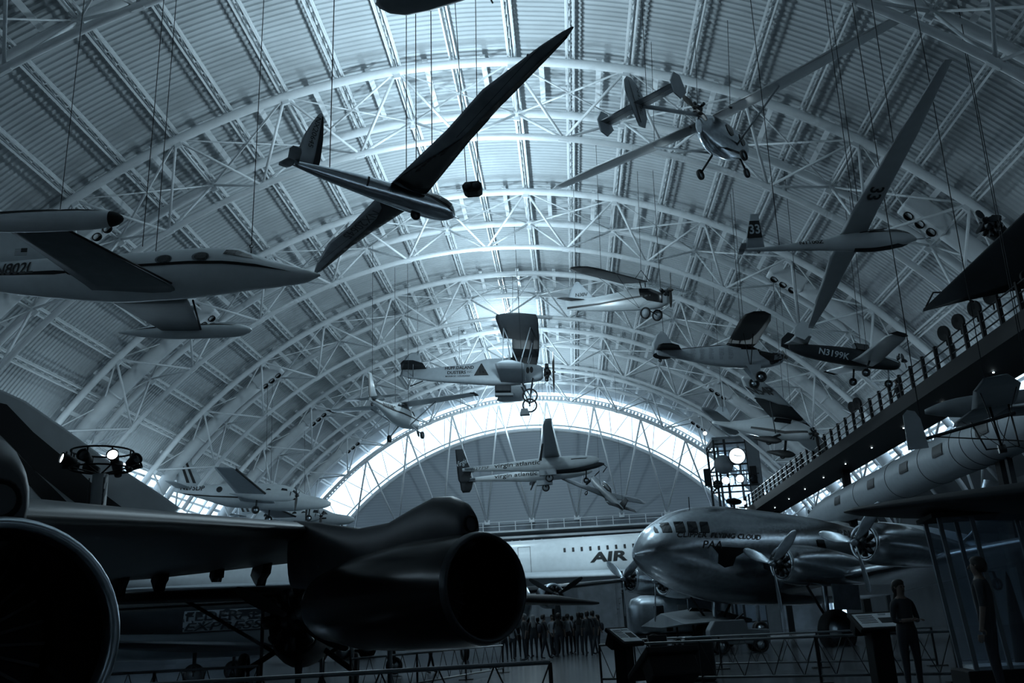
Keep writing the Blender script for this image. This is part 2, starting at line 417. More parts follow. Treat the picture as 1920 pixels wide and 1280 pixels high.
# glazing between the wall arch and the roof
mb = MB(); n = 60
ri = [arc(-1.12+2.24*i/n, RW+.1, YW+.45) for i in range(n+1)]; ro = [arc(-1.12+2.24*i/n, R+.5, YW+.45) for i in range(n+1)]
mb.loft([ri, ro], False, False, closed=False); mb.build('window_1', 'glass', kind='structure')
mb = MB()
for i in range(-13, 13):
    th = i*AL
    mb.tube([arc(th, RW+.2, YW+.3), arc(th+AL/2, R-.6, YW+.3)], .045, 5); mb.tube([arc(th+AL, RW+.2, YW+.3), arc(th+AL/2, R-.6, YW+.3)], .045, 5)
trim(mb)
mb = MB()
for i in range(150):                 # dentil strip of openings along the roof edge
    th = -1.0+2*i/150; mb.box(arc(th, R-.9, YW-.2), (.26, .12, .30), Matrix.Rotation(th, 3, 'Y'))
mb.tube(arch_pts(R-1.1, YW-.2, -1.02, 1.02), .07, 6); mb.tube(arch_pts(R-.65, YW-.2, -1.02, 1.02), .07, 6); trim(mb)
# V struts from the last arch to the wall girder
yc4 = D1+4*PER+TW/2; mb = MB(); ZG = 13.7
for i in range(-7, 8, 2):
    p = arc(i*AL, R-DR, yc4)
    for bx in (round((p.x-2.6)/5.2)*5.2, round((p.x+2.6)/5.2)*5.2): mb.tube([p, (bx, YW-.6, ZG)], .10, 7)
for i in range(-3, 4): mb.box((i*5.2, YW-.6, ZG+.1), (.6, .4, .5))
trim(mb)
# wall girder with catwalk and railing
t = thing('catwalk', 'pale steel catwalk with railing across the far end wall', 'catwalk', (0, YW-1.4, ZG-1.2))
MB().box((0, .48, 0), (52, 2.36, .15)).box((0, -.7, -.7), (52, .25, .25)).box((0, -.7, 0), (52, .25, .2)).build('deck', 'steel', t)
mb = MB()
for zz in (.6, 1.1): mb.tube([(-26, -.7, zz), (26, -.7, zz)], .04, 5)
for i in range(29): mb.bar((-26+i*52/28, -.7, 0), (-26+i*52/28, -.7, 1.1), .07, .09, (1, 0, 0))
mb.build('railing', 'steel', t)
for i, bx in enumerate((-10.4, -7.6, -1.9, .6, 6.2, 12.4, 15.2, -17, 20)):
    mb = MB()
    for s_ in (-.45, .45): mb.bar((bx+s_, -.3, -1.0), (bx+s_*.8, -.3, -3.3), .14, .2, (1, 0, 0))
    for q in range(4): mb.bar((bx-.4, -.3, -1.1-q*.55), (bx+.4, -.3, -1.6-q*.55), .08, .08)
    mb.build('bracket', 'steel', t)
for i in range(14):
    MB().box((-29.5+i*4.55, YW+.25, 5.4), (4.3, .12, 10.8)).build('door_%d' % (i+1), 'door', kind='structure', bevel=.03)
MB().prism([(-1.2, 0), (1.2, 0), (1.2, 3), (-1.2, 3)], .1, (2, YW-.1, 0)).build('door_15', 'wall', kind='structure')
# long walls with the eaves glazing
for s_, nm in ((-1, 'left'), (1, 'right')):
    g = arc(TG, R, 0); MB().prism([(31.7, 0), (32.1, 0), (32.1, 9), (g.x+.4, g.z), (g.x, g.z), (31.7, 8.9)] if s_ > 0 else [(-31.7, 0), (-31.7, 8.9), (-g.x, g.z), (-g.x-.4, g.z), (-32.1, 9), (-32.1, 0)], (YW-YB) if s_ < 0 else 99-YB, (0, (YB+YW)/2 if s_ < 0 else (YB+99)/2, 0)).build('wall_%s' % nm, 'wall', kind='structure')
    if s_ > 0:
        MB().prism([(31.7, 0), (32.1, 0), (32.1, 9), (g.x+.4, g.z), (g.x, g.z), (31.7, 8.9)], YW-106, (0, (106+YW)/2, 0)).build('wall_right_far', 'wall', kind='structure')
        MB().prism([(31.7, 3.0), (32.1, 3.0), (32.1, 9), (g.x+.4, g.z), (g.x, g.z), (31.7, 8.9)], 7, (0, 102.5, 0)).build('wall_right_lintel', 'wall', kind='structure')
        dg_ = MB().box((31.9, 102.5, 1.65), (.05, 7, 2.7)).build('window_4', 'glass', kind='structure'); mb = MB()
        for y_ in (99.1, 101.4, 103.6, 105.9): mb.bar((31.85, y_, .3), (31.85, y_, 3.0), .12, .12, (1, 0, 0))
        mb.bar((31.85, 99, 2.1), (31.85, 106, 2.1), .1, .1); trim(mb)
    mb = MB(); p = [arc(s_*a, R, 0) for a in (TE+.01, TG)]; q = (p[1]-p[0])
    mb.add([p[0]+Vector((0, YB, 0)), p[0]+Vector((0, YW, 0)), p[1]+Vector((0, YW, 0)), p[1]+Vector((0, YB, 0))], [(0, 1, 2, 3)], False)
    mb.build('window_%d' % (2 if s_ < 0 else 3), 'glass', kind='structure')
    mb = MB(); yy = YB
    while yy < YW:
        mb.bar(p[0]+Vector((0, yy, 0)), p[1]+Vector((0, yy, 0)), .16, .2, (0, 1, 0)); yy += PER/6
    for f in (0, .33, .66, 1): a = p[0]+q*f; mb.bar(a+Vector((0, YB, 0)), a+Vector((0, YW, 0)), .12, .16)
    trim(mb)
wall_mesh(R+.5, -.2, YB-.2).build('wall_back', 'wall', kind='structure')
MB().box((0, (YB+YW)/2, F0-.15), (66, YW-YB+6, .3)).build('floor', 'floor', kind='structure')

# ================================================================ hanging aircraft
X3, Y3, Z3 = Vector((1, 0, 0)), Vector((0, 1, 0)), Vector((0, 0, 1))
def side(parent, poly, m, target, name='stripe', left=False, **k):
    return decal(parent, [(-a, b) for a, b in poly] if left else poly, (0, 0, 0), -X3 if left else X3, Z3, m, target, name, **k)
def sidetext(parent, s, x, z, w, m='ink', target=None, left=False, name='lettering', **k):
    return text(parent, s, (x, 0, z), -X3 if left else X3, Z3, w, m, target, name=name, **k)
def belly(parent, poly, m, target, name='marking'): return decal(parent, [(a, -b) for a, b in poly], (0, 0, 0), X3, -Y3, m, target, name)

# --- white business jet with tip tanks
J = plane('business_jet', 'white business jet with wing tip tanks, lettered N802L, hanging at left', 'airplane', (2.3, -1.8, 3.4), (-2.89, 26.31, 12.39))
fz = fuselage(J, [(-.11, -.10, -.14, .02), (-.62, .09, -.36, .23), (-1.5, .34, -.46, .48), (-2.3, .62, -.52, .66), (-2.8, .80, -.58, .74), (-4.1, .83, -.73, .8), (-5.2, .76, -.78, .8), (-6.6, .70, -.81, .8),
               (-8.5, .65, -.63, .64), (-10.2, .58, -.4, .42), (-12.6, .5, .1, .12)], 'white')
ws = wings(J, [(.3, -4.45, -7.05, -.60, .36), (1.0, -4.6, -7.05, -.56, .30), (5.3, -5.75, -7.2, -.33, .16)], 'grey')
for w in ws:
    s_ = -1 if w.data.vertices[-1].co.y < 0 else 1
    MB().tube([(-4.44, s_*.9, -.56), (-5.76, s_*5.3, -.33)], .035, 6).build('leading_edge', 'black', w)
for s_ in (-1, 1):
    tk = fuselage(J, [(-3.92, -.31, -.35, .02), (-4.05, -.2, -.46, .13), (-4.5, -.09, -.57, .24), (-5.6, -.05, -.61, .28), (-6.9, -.06, -.60, .27), (-8.0, -.14, -.50, .17), (-8.9, -.28, -.34, .03)], 'white', 'tip_tank', n=20)
    for v in tk.data.vertices: v.co.y += s_*5.5
    if s_ < 0: MB().lathe([(0, .205), (.1, .185), (.2, .15), (.3, .08), (.345, .001)], (-4.24, s_*5.5, -.33), X3, 20).build('tank_nose_cap', 'black', tk)
    decal(tk, [(-4.3, -.15), (-5.5, -.06), (-7, -.10), (-8.3, -.25), (-7, -.19), (-5.5, -.14)], (0, s_*5.5, 0), X3, Z3, 'black', [tk], 'stripe')
    en = MB().lathe([(0, .26), (.05, .31), (.4, .34), (.9, .34), (1.35, .30), (1.45, .27), (1.35, .24), (.9, .22), (.3, .2), (0, .001)], (-7.6, s_*1.02, .10), X3, 20).build('engine_nacelle', 'white', J)
    MB().lathe([(-.03, .25), (-.03, .30), (.03, .33)], (-7.6, s_*1.02, .10), X3, 20).build('exhaust_ring', 'black', en)
    MB().box((-6.9, s_*.75, .16), (1.5, .4, .12)).build('engine_pylon', 'white', J, bevel=.03)
fin(J, [(.4, -8.4, -12.2, .26), (1.0, -9.0, -12.5, .22), (1.8, -10.4, -12.9, .16), (3.1, -12.0, -13.7, .1)], 'white')
wings(J, [(0, -11.9, -13.5, 3.1, .12), (2.2, -12.9, -13.7, 3.1, .06)], 'white', 'tailplane')
side(J, [(-7.2, -.02), (-5.5, .03), (-4, .08), (-3, .07), (-2, .0), (-.95, -.1), (-2, .09), (-3, .17), (-4, .18), (-5.5, .12), (-7.2, .06)], 'black', [fz])
side(J, [(-12.3, .08), (-10.2, .0), (-8.2, -.10), (-7.4, -.06), (-8.2, .03), (-10.2, .06)], 'black', [fz])
for x, z in ((-4.80, .27), (-3.67, .34)):
    side(J, ell(x, z, .27, .17), 'grey', [fz], 'window_frame'); w_ = side(J, ell(x+.02, z, .22, .14), 'glassdark', [fz], 'window')
    for v in w_.data.vertices: v.co.y -= .012
side(J, [(-2.95, .60), (-3.0, .42), (-2.6, .36), (-2.1, .30), (-2.2, .44), (-2.6, .6)], 'glassdark', [fz], 'windscreen')
sidetext(J, 'N802L', -10.2, -.02, 1.3, 'ink', [fz]+[c for c in J.children if c.name.startswith('fin')], height=.42, bold=.02, name='registration')
for i in range(5): side(J, [(-9.75, .70+i*.05), (-9.35, .70+i*.05), (-9.35, .72+i*.05), (-9.75, .72+i*.05)], 'grey', None, 'flag_stripe').location.y = -.24
side(J, [(-9.55, .80), (-9.35, .80), (-9.35, .94), (-9.55, .94)], 'ink', None, 'flag_canton').location.y = -.25
MB().tube([(-2.35, 0, .66), (-2.35, 0, .8)], .02, 6).build('lifting_pin', 'dark', J)
MB().lathe([(0, .05), (.02, .07), (.04, .05)], (-2.35, -.02, .9), Y3, 12).build('lifting_ring', 'dark', J)
hang(J, (-2.35, 0, .95), (-5.6, -.5, .8), (-5.6, .5, .8), (-8.6, 0, .9))

# --- dark winged sailplane, swept fin, registration NX20645
J = plane('sailplane', 'polished metal sailplane with dark broad wings and tall fin, hung at an angle', 'glider', (35.9, -8.4, -.2), (.42, 22.07, 12.39))
fz = fuselage(J, [(-3.13, .06, -.1, .05), (-2.32, .2, -.17, .12), (-1.36, .35, -.2, .17), (-.54, .42, -.21, .24), (.3, .52, -.2, .28), (.95, .56, -.14, .28), (1.3, .46, -.03, .2), (1.48, .24, .1, .03)], 'chrome')
ws = wings(J, [(0, .42, -.56, .32, .2), (.4, .42, -.56, .32, .18), (3, .24, -.42, .5, .13), (4.7, .2, -.44, .62, .1), (6.6, .22, -.12, .75, .07), (7.15, .20, .02, .79, .05), (7.4, .15, .1, .80, .02)], 'under')
for w in ws:
    s_ = -1 if w.data.vertices[-1].co.y < 0 else 1
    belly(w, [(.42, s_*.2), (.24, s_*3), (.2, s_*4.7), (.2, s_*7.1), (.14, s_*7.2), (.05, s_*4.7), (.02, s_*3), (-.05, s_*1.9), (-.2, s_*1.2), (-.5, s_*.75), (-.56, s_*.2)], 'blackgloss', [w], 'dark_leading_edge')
    belly(w, [(-.10, s_*2.9), (-.12, s_*6.6), (-.13, s_*6.6), (-.115, s_*2.9)], 'ink', [w], 'aileron_gap')
    for yy in (3.1, 4.2, 5.2, 6.1): MB().box((-.12, s_*yy, .36+.07*yy), (.08, .05, .06)).build('aileron_hinge', 'black', w)
text(ws[1], 'NX20645', (-.34, 1.5, 0), Y3, X3, 2.3, 'ink', [ws[1]], height=.26, name='registration', sub=1)
f_ = fin(J, [(.0, -2.5, -3.12, .09), (.35, -2.47, -3.09, .09), (.9, -2.5, -3.0, .07), (1.3, -2.54, -2.87, .05), (1.62, -2.6, -2.74, .03), (1.7, -2.64, -2.68, .01)], 'white2', 'rudder')
side(f_, [(-2.5, .05), (-2.48, .35), (-2.5, .9), (-2.55, 1.3), (-2.6, 1.6), (-2.64, 1.6), (-2.63, 1.3), (-2.63, .9), (-2.64, .4), (-2.66, .05)], 'dark', [f_], 'fin_band')
text(J, 'NX20645', (-2.78, 0, 1.52), (-.09, 0, -1), (1, 0, -.09), .95, 'ink', [f_], height=.13, name='registration')
wings(J, [(0, -3.0, -3.3, .08, .05), (.4, -3.08, -3.4, .1, .04), (.55, -3.15, -3.36, .11, .02)], 'white2', 'tailplane')
side(J, [(-1.22, -.02), (-1.18, -.02), (-1.14, .3), (-1.20, .3)], 'ink', [fz], 'tail_band')
side(J, [(-.1, .38), (.6, .30), (1.3, .14), (1.3, .17), (.6, .335), (-.1, .41)], 'ink', [fz], 'canopy_seam')
side(J, [(-.2, .44), (.5, .36), (1.2, .22), (1.3, .4), (.9, .5), (.3, .5)], 'glassdark', [fz], 'canopy')
wheel(J, (.32, 0, -.24), .14, .08, hub='darkmetal')
strut(J, (1.45, 0, .12), (1.62, 0, .12), .012, 'chrome', 'pitot_tube')
hang(J, (.1, -.3, .5), (.1, .3, .5), (-2.2, 0, .2), (-.1, -1.6, .5))

# --- wing of a high aircraft cut by the top of the frame
J = plane('light_airplane', 'grey rounded wing of an airplane cut off by the top edge', 'airplane', (72, 0, 0), (5.75, 17.75, 17.0))
fuselage(J, [(1.9, .5, .1, .1), (1.6, .8, .0, .4), (.8, 1.0, -.1, .5), (-1, .5, -.6, .35), (-3.6, .1, -.2, .08)], 'white2')
# planform set so that the rounded port tip shows
wings(J, [(0, 1.05, -.45, .0, .2), (4.9, 1.05, -.45, .0, .18), (5.5, .95, -.3, .0, .14), (5.85, .7, .0, .0, .08), (6.0, .4, .2, .0, .03)], 'grey')
strut(J, (1.0, 3.2, .0), (1.35, 3.2, -.1), .025, 'dark', 'pitot_tube'); wings(J, [(0, -3, -3.6, 0, .06), (1.2, -3.1, -3.6, 0, .03)], 'white2', 'tailplane')
hang(J, (.5, .5, .3), (.5, -.5, .3))

# --- pod and boom pusher aircraft
J = plane('pusher_airplane', 'pale pod and boom airplane with long strutted wing and cross shaped tail', 'airplane', (50.2, 10.2, -1.3), (11.45, 34.96, 20.82))
fz = fuselage(J, [(2.55, -.02, -.14, .05), (2.3, .3, -.45, .35), (1.6, .6, -.72, .5), (.6, .92, -.85, .55), (-.3, .98, -.75, .5), (-.9, .85, -.45, .32), (-1.2, .6, .0, .12)], 'chrome')
ws = wings(J, [(0, .95, -.05, 1.0, .16), (2.7, .92, -.2, 1.05, .15), (6, .6, -.45, 1.12, .11), (8.3, .38, -.36, 1.17, .06), (8.75, .1, -.2, 1.18, .02)], 'white')
for s_, w in zip((-1, 1), ws):
    belly(w, [(-.20, s_*4.2), (-.28, s_*7.4), (-.30, s_*7.4), (-.22, s_*4.2)], 'ink', [w], 'aileron_gap')
    strut(J, (.3, s_*3.1, 1.0), (.9, s_*.45, -.35), .05, 'white2', 'wing_strut', .5)
    MB().box((0, s_*1, .95), (.2, .06, .06)).build('strut_fitting', 'dark', w)
    gl = MB().tube([(.1, s_*.35, -.6), (.0, s_*1.0, -1.15)], .05, 6).build('main_gear_leg', 'dark', J); wheel(J, (0, s_*1.05, -1.22), .24, .14)
    for x, z in ((1.45, .0), (.45, .25)): side(J, ell(x, z, .26, .30), 'glassdark', [fz], 'window', left=s_ > 0)
strut(J, (1.9, 0, -.6), (2.15, 0, -1.1), .05, 'dark', 'nose_gear_leg'); wheel(J, (2.2, 0, -1.22), .22, .12)
strut(J, (-1.0, 0, .85), (-5.4, 0, .28), .09, 'white2', 'tail_boom')
f_ = fin(J, [(-.66, -5.5, -5.95, .06), (-.2, -5.2, -6.1, .08), (.7, -5.12, -6.35, .08), (1.15, -5.4, -6.25, .06), (1.38, -5.7, -6.0, .02)], 'white2')
text(J, 'N4799C', (-5.55, 0, 1.0), (-.12, 0, -1), (1, 0, -.12), 1.15, 'ink', [f_], height=.16, name='registration')
side(f_, [(-5.75, -.5), (-5.95, 1.2), (-5.98, 1.2), (-5.80, -.5)], 'ink', [f_], 'rudder_gap')
for w, s_ in zip(wings(J, [(0, -5.1, -5.95, .3, .1), (1.65, -5.15, -5.9, .3, .06)], 'white2', 'tailplane'), (-1, 1)):
    belly(w, [(-5.55, s_*.1), (-5.52, s_*1.6), (-5.56, s_*1.6), (-5.59, s_*.1)], 'ink', [w], 'elevator_gap')
    MB().prism([(-5.0, .1), (-5.2, .75), (-5.6, .8), (-5.95, .4), (-5.9, -.1), (-5.5, -.25)], .05, (0, s_*1.7, 0)).build('end_plate', 'white2', w)
radial(J, (-.9, 0, 1.15), .38, 4, (-1, 0, 0)); propeller(J, (-1.15, 0, 1.15), .85, 2, .5, .1, ax=(-1, 0, 0))
MB().box((2.5, .0, .25), (.25, .3, .2)).build('nose_lamp', 'black', J, bevel=.05)
hang(J, (.4, .8, 1.1), (.4, -.8, 1.1), (-5, 0, .3), (.4, 3.1, 1.1))

# --- sailplane number 33
J = plane('sailplane', 'white sailplane with number 33 on its black banded fin and under the wing', 'glider', (.7, -2, -8.9), (14.39, 28.76, 13.0))
fz = fuselage(J, [(1.9, .2, .1, .03), (1.68, .36, .02, .15), (1.3, .5, -.12, .25), (.5, .55, -.23, .3), (-.2, .5, -.22, .26), (-.55, .43, -.2, .2), (-1.1, .26, -.17, .15), (-1.9, .17, -.14, .12), (-3.1, .03, -.12, .08), (-3.75, .02, -.1, .05)], 'white')
ws = wings(J, [(0, .27, -.62, .36, .16), (1.3, .27, -.56, .40, .13), (5, .42, -.14, .65, .08), (7.4, .42, .16, .82, .05), (7.65, .42, .22, .83, .02)], 'white')
for w in ws: w.data.materials[0] = M['white']
text(ws[0], '33', (-.28, -2.62, 0), Y3, X3, .62, 'ink', [ws[0]], height=.42, name='competition_number', bold=.02)
f_ = fin(J, [(-.1, -3.08, -3.78, .08), (1.37, -3.14, -3.42, .05)], 'white2')
side(f_, [(-3.12, .40), (-3.15, 1.08), (-3.47, 1.08), (-3.63, .40)], 'ink', [f_], 'fin_band'); side(f_, [(-3.12, .40), (-3.15, 1.08), (-3.47, 1.08), (-3.63, .40)], 'ink', [f_], 'fin_band', True)
sidetext(J, '33', -3.52, .54, .35, 'inkpale', [f_], height=.38, off=.045, bold=.02, name='competition_number')
sidetext(J, 'N1100Z', -1.97, .0, .78, 'ink', [fz], height=.15, bold=.02, name='registration')
wings(J, [(0, -3.7, -3.95, .0, .04), (.35, -3.75, -3.92, .0, .02)], 'white2', 'tailplane')
side(J, [(.3, .28), (1.0, .33), (1.7, .28), (1.5, .42), (.9, .52), (.3, .5)], 'glassdark', [fz], 'canopy')
belly(J, [(-.2, -.12), (1.2, -.16), (1.6, 0), (1.2, .16), (-.2, .12)], 'dark', [fz], 'belly_patch')
strut(J, (1.88, 0, .15), (2.35, 0, .17), .018, 'chrome', 'pitot_tube'); wheel(J, (-3.3, 0, -.14), .05, .03); strut(J, (.0, -.28, .3), (.9, -.3, .42), .012, 'ink', 'cockpit_seam')
hang(J, (.1, -.25, .55), (.1, .25, .55), (-2.6, 0, .1), (.2, -3.6, .6))

# --- strutted parasol light plane with one uncovered wing
J = plane('light_airplane', 'small pale open cockpit plane with one wing left uncovered showing ribs', 'airplane', (323, -11.6, 6.8), (8.95, 50.4, 19.22))
fz = fuselage(J, [(-5.15, .62, -.15, .04), (-3.3, .5, -.32, .2), (-1.6, .62, -.44, .3), (0, .80, -.5, .34), (1.0, .78, -.48, .36), (1.8, .55, -.4, .32), (2.15, .3, -.2, .12)], 'white', p=3.2)
side(J, [(-5.0, -.1), (-2.4, -.02), (.2, .2), (1.2, .25), (1.2, .33), (.2, .3), (-2.4, .09), (-5.0, .03)], 'ink', [fz])
side(J, [(.5, .3), (1.0, .0), (1.95, -.2), (1.95, .35), (1.1, .7), (.35, .75)], 'blackgloss', [fz], 'nose_panel')
w1 = wing_mb([(0, .75, -1.0, 1.15, .16), (-4.6, .75, -1.0, 1.22, .15), (-5.4, .6, -.8, 1.24, .1), (-5.8, .2, -.35, 1.25, .04)]).build('wing', 'dark', J)
mb = MB().tube([(.7, 0, 1.15), (.62, 5.8, 1.22)], .03, 6).tube([(.15, 0, 1.18), (.1, 6.0, 1.24)], .025, 5).tube([(-.9, 0, 1.12), (-.85, 5.9, 1.2)], .02, 5)
for i in range(19): mb.tube([(.7, .3*i+.3, 1.16), (.2, .3*i+.3, 1.25), (-.9, .3*i+.3, 1.13)], .018, 4)
mb.build('bare_wing_frame', 'white', J)
for s_ in (-1, 1):
    mb = MB()
    for px_ in (.6, -.7): mb.tube([(px_, s_*2.8, 1.15), (.4, s_*.25, -.4)], .012, 4)
    mb.build('flying_wires', 'dark', J)
    strut(J, (.5, s_*.2, .7), (.4, s_*.3, 1.15), .03, 'dark', 'cabane_strut'); wheel(J, (1.05, s_*.62, -.75), .34, .14, hub='white2', fat=.25)
    strut(J, (.6, s_*.2, -.4), (1.05, s_*.6, -.75), .03, 'dark', 'gear_leg')
MB().tube([(.0, -.3, 1.2), (.3, 0, 1.85), (.7, .3, 1.2)], .025, 5).build('king_post', 'dark', J)
radial(J, (1.95, 0, .35), .55, 3, ang=1.2); propeller(J, (2.3, 0, .55), 1.0, 2, .05, .09)
f_ = fin(J, [(.2, -3.0, -5.1, .05), (.65, -3.2, -5.0, .05), (1.1, -3.7, -4.8, .04), (1.55, -4.25, -4.45, .02)], 'white2')
sidetext(J, 'N30V', -4.4, .62, .9, 'ink', [f_], name='registration', height=.22)
wings(J, [(0, -3.6, -5.0, .42, .05), (1.1, -4.0, -5.0, .42, .04), (1.35, -4.4, -4.8, .42, .02)], 'dark', 'tailplane')
mb = MB().tube([(-4.2, 0, -.2), (-4.3, 0, -.6)], .025, 5).tube([(-4.3, 0, -.6), (-3.7, 0, -.55)], .02, 5).build('tail_skid', 'dark', J)
hang(J, (.3, 0, 1.8), (-4.4, 0, 1.4), (0, -3.5, 1.3))

# --- crop dusting biplane
J = plane('biplane', 'old crop dusting biplane with dark wings and big lettering on its side', 'airplane', (3.5, -2.5, -6), (-.51, 71.72, 20.81))
fz = fuselage(J, [(3.45, 1.1, .3, .3), (3.1, 1.32, .1, .5), (1.9, 1.5, -.1, .55), (.4, 1.93, -.3, .55), (-1.25, 1.89, -.25, .5), (-2.5, 1.52, -.15, .45), (-5.3, 1.22, .05, .28), (-7.4, 1.05, .38, .12), (-8.0, .95, .6, .04)], 'white2', p=3.5)
f_ = fin(J, [(.5, -6.9, -8.2, .08), (1.1, -6.55, -8.05, .08), (1.8, -6.55, -8.0, .07), (2.45, -6.6, -7.55, .05), (2.6, -6.7, -7.3, .02)], 'white2')
wings(J, [(0, -6.0, -8.1, 1.1, .1), (1.4, -6.2, -8.0, 1.1, .08), (2.0, -6.9, -7.7, 1.1, .03)], 'dark', 'tailplane')
for s_ in (-1, 1):
    wing_mb([(s_*.0, 3.2, .95, 2.9, .22), (s_*1.9, 3.15, .95, 2.92, .22), (s_*2.1, 3.15, .2, 2.92, .24), (s_*5.6, 2.95, -.3, 3.0, .22), (s_*6.3, 2.8, -.25, 3.0, .1), (s_*6.6, 1.6, .5, 3.0, .03)]).build('upper_wing', 'dark', J)
    wing_mb([(s_*.4, 2.1, .05, -.2, .2), (s_*4.2, 1.85, -.4, -.12, .18), (s_*4.7, 1.0, .2, -.1, .04)]).build('lower_wing', 'white2', J)
    for a, b in (((.2, 3.4, -.12), (.3, 4.1, 2.9)), ((.3, 4.1, 2.9), (1.5, 3.4, -.12)), ((1.5, 3.4, -.12), (2.4, 4.2, 2.9)), ((.8, .5, 1.7), (.6, 1.4, 2.9)), ((2.2, .5, 1.4), (2.6, 1.2, 2.9))):
        strut(J, (a[0], s_*a[1], a[2]), (b[0], s_*b[1], b[2]), .045, 'white2', 'wing_strut')
    for a in ((1.6, .5, -.1), (2.6, .5, .1)): strut(J, (a[0], s_*a[1], a[2]), (2.35, s_*1.0, -1.6), .05, 'dark', 'gear_leg')
    c = Vector((2.35, s_*1.15, -1.65)); wh = MB().lathe([(-.05, .50), (-.07, .56), (0, .62), (.07, .56), (.05, .50), (-.05, .5)], c, Y3, 28).build('wheel', 'tyre', J)
    mb = MB().lathe([(-.12, .05), (.12, .05)], c, Y3, 8, True)
    for i in range(12): mb.tube([c, c+Vector((.5*cos(i*pi/6), 0, .5*sin(i*pi/6)))], .012, 4)
    mb.build('spokes', 'grey', wh)
    strut(J, (-7.1, s_*.1, .4), (-7.0, s_*1.2, 1.08), .03, 'grey', 'tail_strut')
radial(J, (3.75, 0, .75), .75, 9); propeller(J, (4.3, 0, .8), 1.85, 2, .05, .16)
strut(J, (-6.3, 0, .1), (-7.3, 0, -.35), .05, 'dark', 'tail_skid'); MB().box((.2, 0, -.75), (1.3, 1.2, .5)).build('dust_hopper', 'dark', J, bevel=.08); MB().box((.3, 0, -1.15), (1.5, .5, .25)).build('dust_spreader', 'grey', J, bevel=.05)
sidetext(J, 'HUFF.DALAND', -4.5, .92, 2.35, 'ink', [fz], height=.30, bold=.03); sidetext(J, 'DUSTERS', -4.3, .52, 1.5, 'ink', [fz], height=.28, bold=.03)
sidetext(J, 'INC.', -2.7, .6, .45, 'ink', [fz], height=.16); sidetext(J, 'MONROE . LOUISIANA', -4.45, .28, 2.0, 'ink', [fz], height=.13, bold=.02)
side(J, [(-2.15, .35), (-1.0, .35), (-1.0, .39), (-2.05, .39), (-1.55, 1.25), (-1.5, 1.4), (-1.58, 1.4)], 'ink', [fz], 'triangle_emblem'); side(J, ell(-1.55, .72, .2, .22), 'dark', [fz], 'emblem_device')
side(J, [(-1.52, 1.4), (-.95, .35), (-1.0, .35), (-1.56, 1.32)], 'ink', [fz], 'triangle_emblem')
for x, z in ((2.2, .75), (2.5, .8)): side(J, ell(x, z, .14, .28), 'ink', [fz], 'cowl_opening')
hang(J, (1.5, 1.5, 3.1), (1.5, -1.5, 3.1), (-6.8, 0, 2.3), (1.0, -4.2, 3.1))

# --- black winged high wing plane
J = plane('light_airplane', 'high wing plane with black wing and lines of city names on pale side', 'airplane', (.7, -4.4, 3.6), (14.28, 49.52, 15.29))
fz = fuselage(J, [(2.32, .05, -.12, .25), (2.2, .22, -.38, .36), (1.3, .3, -.60, .38), (.5, .62, -.64, .38), (-.8, .66, -.60, .38), (-2, .56, -.42, .3), (-3.4, .42, -.15, .16), (-4.7, .32, .02, .04)], 'white2', p=3)
wings(J, [(0, .95, -.68, .78, .2), (4.6, .72, -.84, .84, .18), (5.7, .5, -.75, .86, .1), (6.2, .1, -.45, .87, .03)], 'black')
side(J, [(1.0, .05), (1.5, -.3), (1.6, -.62), (2.25, -.45), (2.32, .25), (.9, .35), (.3, .35), (-.8, .6), (-3.3, .38), (-3.3, .47), (-.8, .72), (2.2, .32)], 'blackgloss', [fz], 'dark_cowling')
side(J, [(1.75, -.25), (2.2, -.15), (2.15, .1), (1.8, .02)], 'grey', [fz], 'cowl_panel')
f_ = fin(J, [(.1, -3.4, -4.85, .06), (.7, -3.7, -4.85, .06), (1.2, -4.0, -4.6, .04), (1.42, -4.2, -4.35, .02)], 'white2')
MB().prism(ell(-4.25, .02, .55, .2), .1).build('tail_fairing', 'black', J); wings(J, [(0, -3.2, -4.6, .35, .07), (1.2, -3.5, -4.6, .35, .05), (1.6, -3.9, -4.4, .35, .02)], 'black', 'tailplane')
for s_ in (-1, 1):
    strut(J, (.3, s_*2.2, .75), (.5, s_*.36, -.5), .05, 'black', 'wing_strut', .5); strut(J, (-.2, s_*2.2, .75), (.45, s_*.36, -.5), .04, 'black', 'wing_strut', .5)
    MB().prism([(.2, 0), (1.0, 0), (.95, -.75), (.75, -.8)], .06, (0, s_*.55, -.55), X3, Vector((0, s_*.35, 1)).normalized()).build('gear_fairing', 'white2', J); wheel(J, (.9, s_*.95, -1.3), .30, .22)
for i, x in enumerate((-2.75, -2.25, -1.75, -1.2, -.7)):
    for q in range(9): sidetext(J, random.choice(('CITY', 'ISLE', 'PORT')), x, .38-q*.075-i*.0, random.uniform(.18, .30), 'ink', [fz], height=.035, name='place_names')
propeller(J, (2.45, 0, -.0), .85, 2, -.9, .09); wheel(J, (-4.4, 0, -.25), .1, .06, name='tail_wheel'); strut(J, (-4.2, 0, -.05), (-4.4, 0, -.25), .02, 'dark', 'tail_gear_leg')
side(J, [(.0, .35), (.75, .33), (.55, .6), (.0, .62)], 'glassdark', [fz], 'window')
hang(J, (.2, .4, 1), (.2, -.4, 1), (-4.2, 0, 1.3))

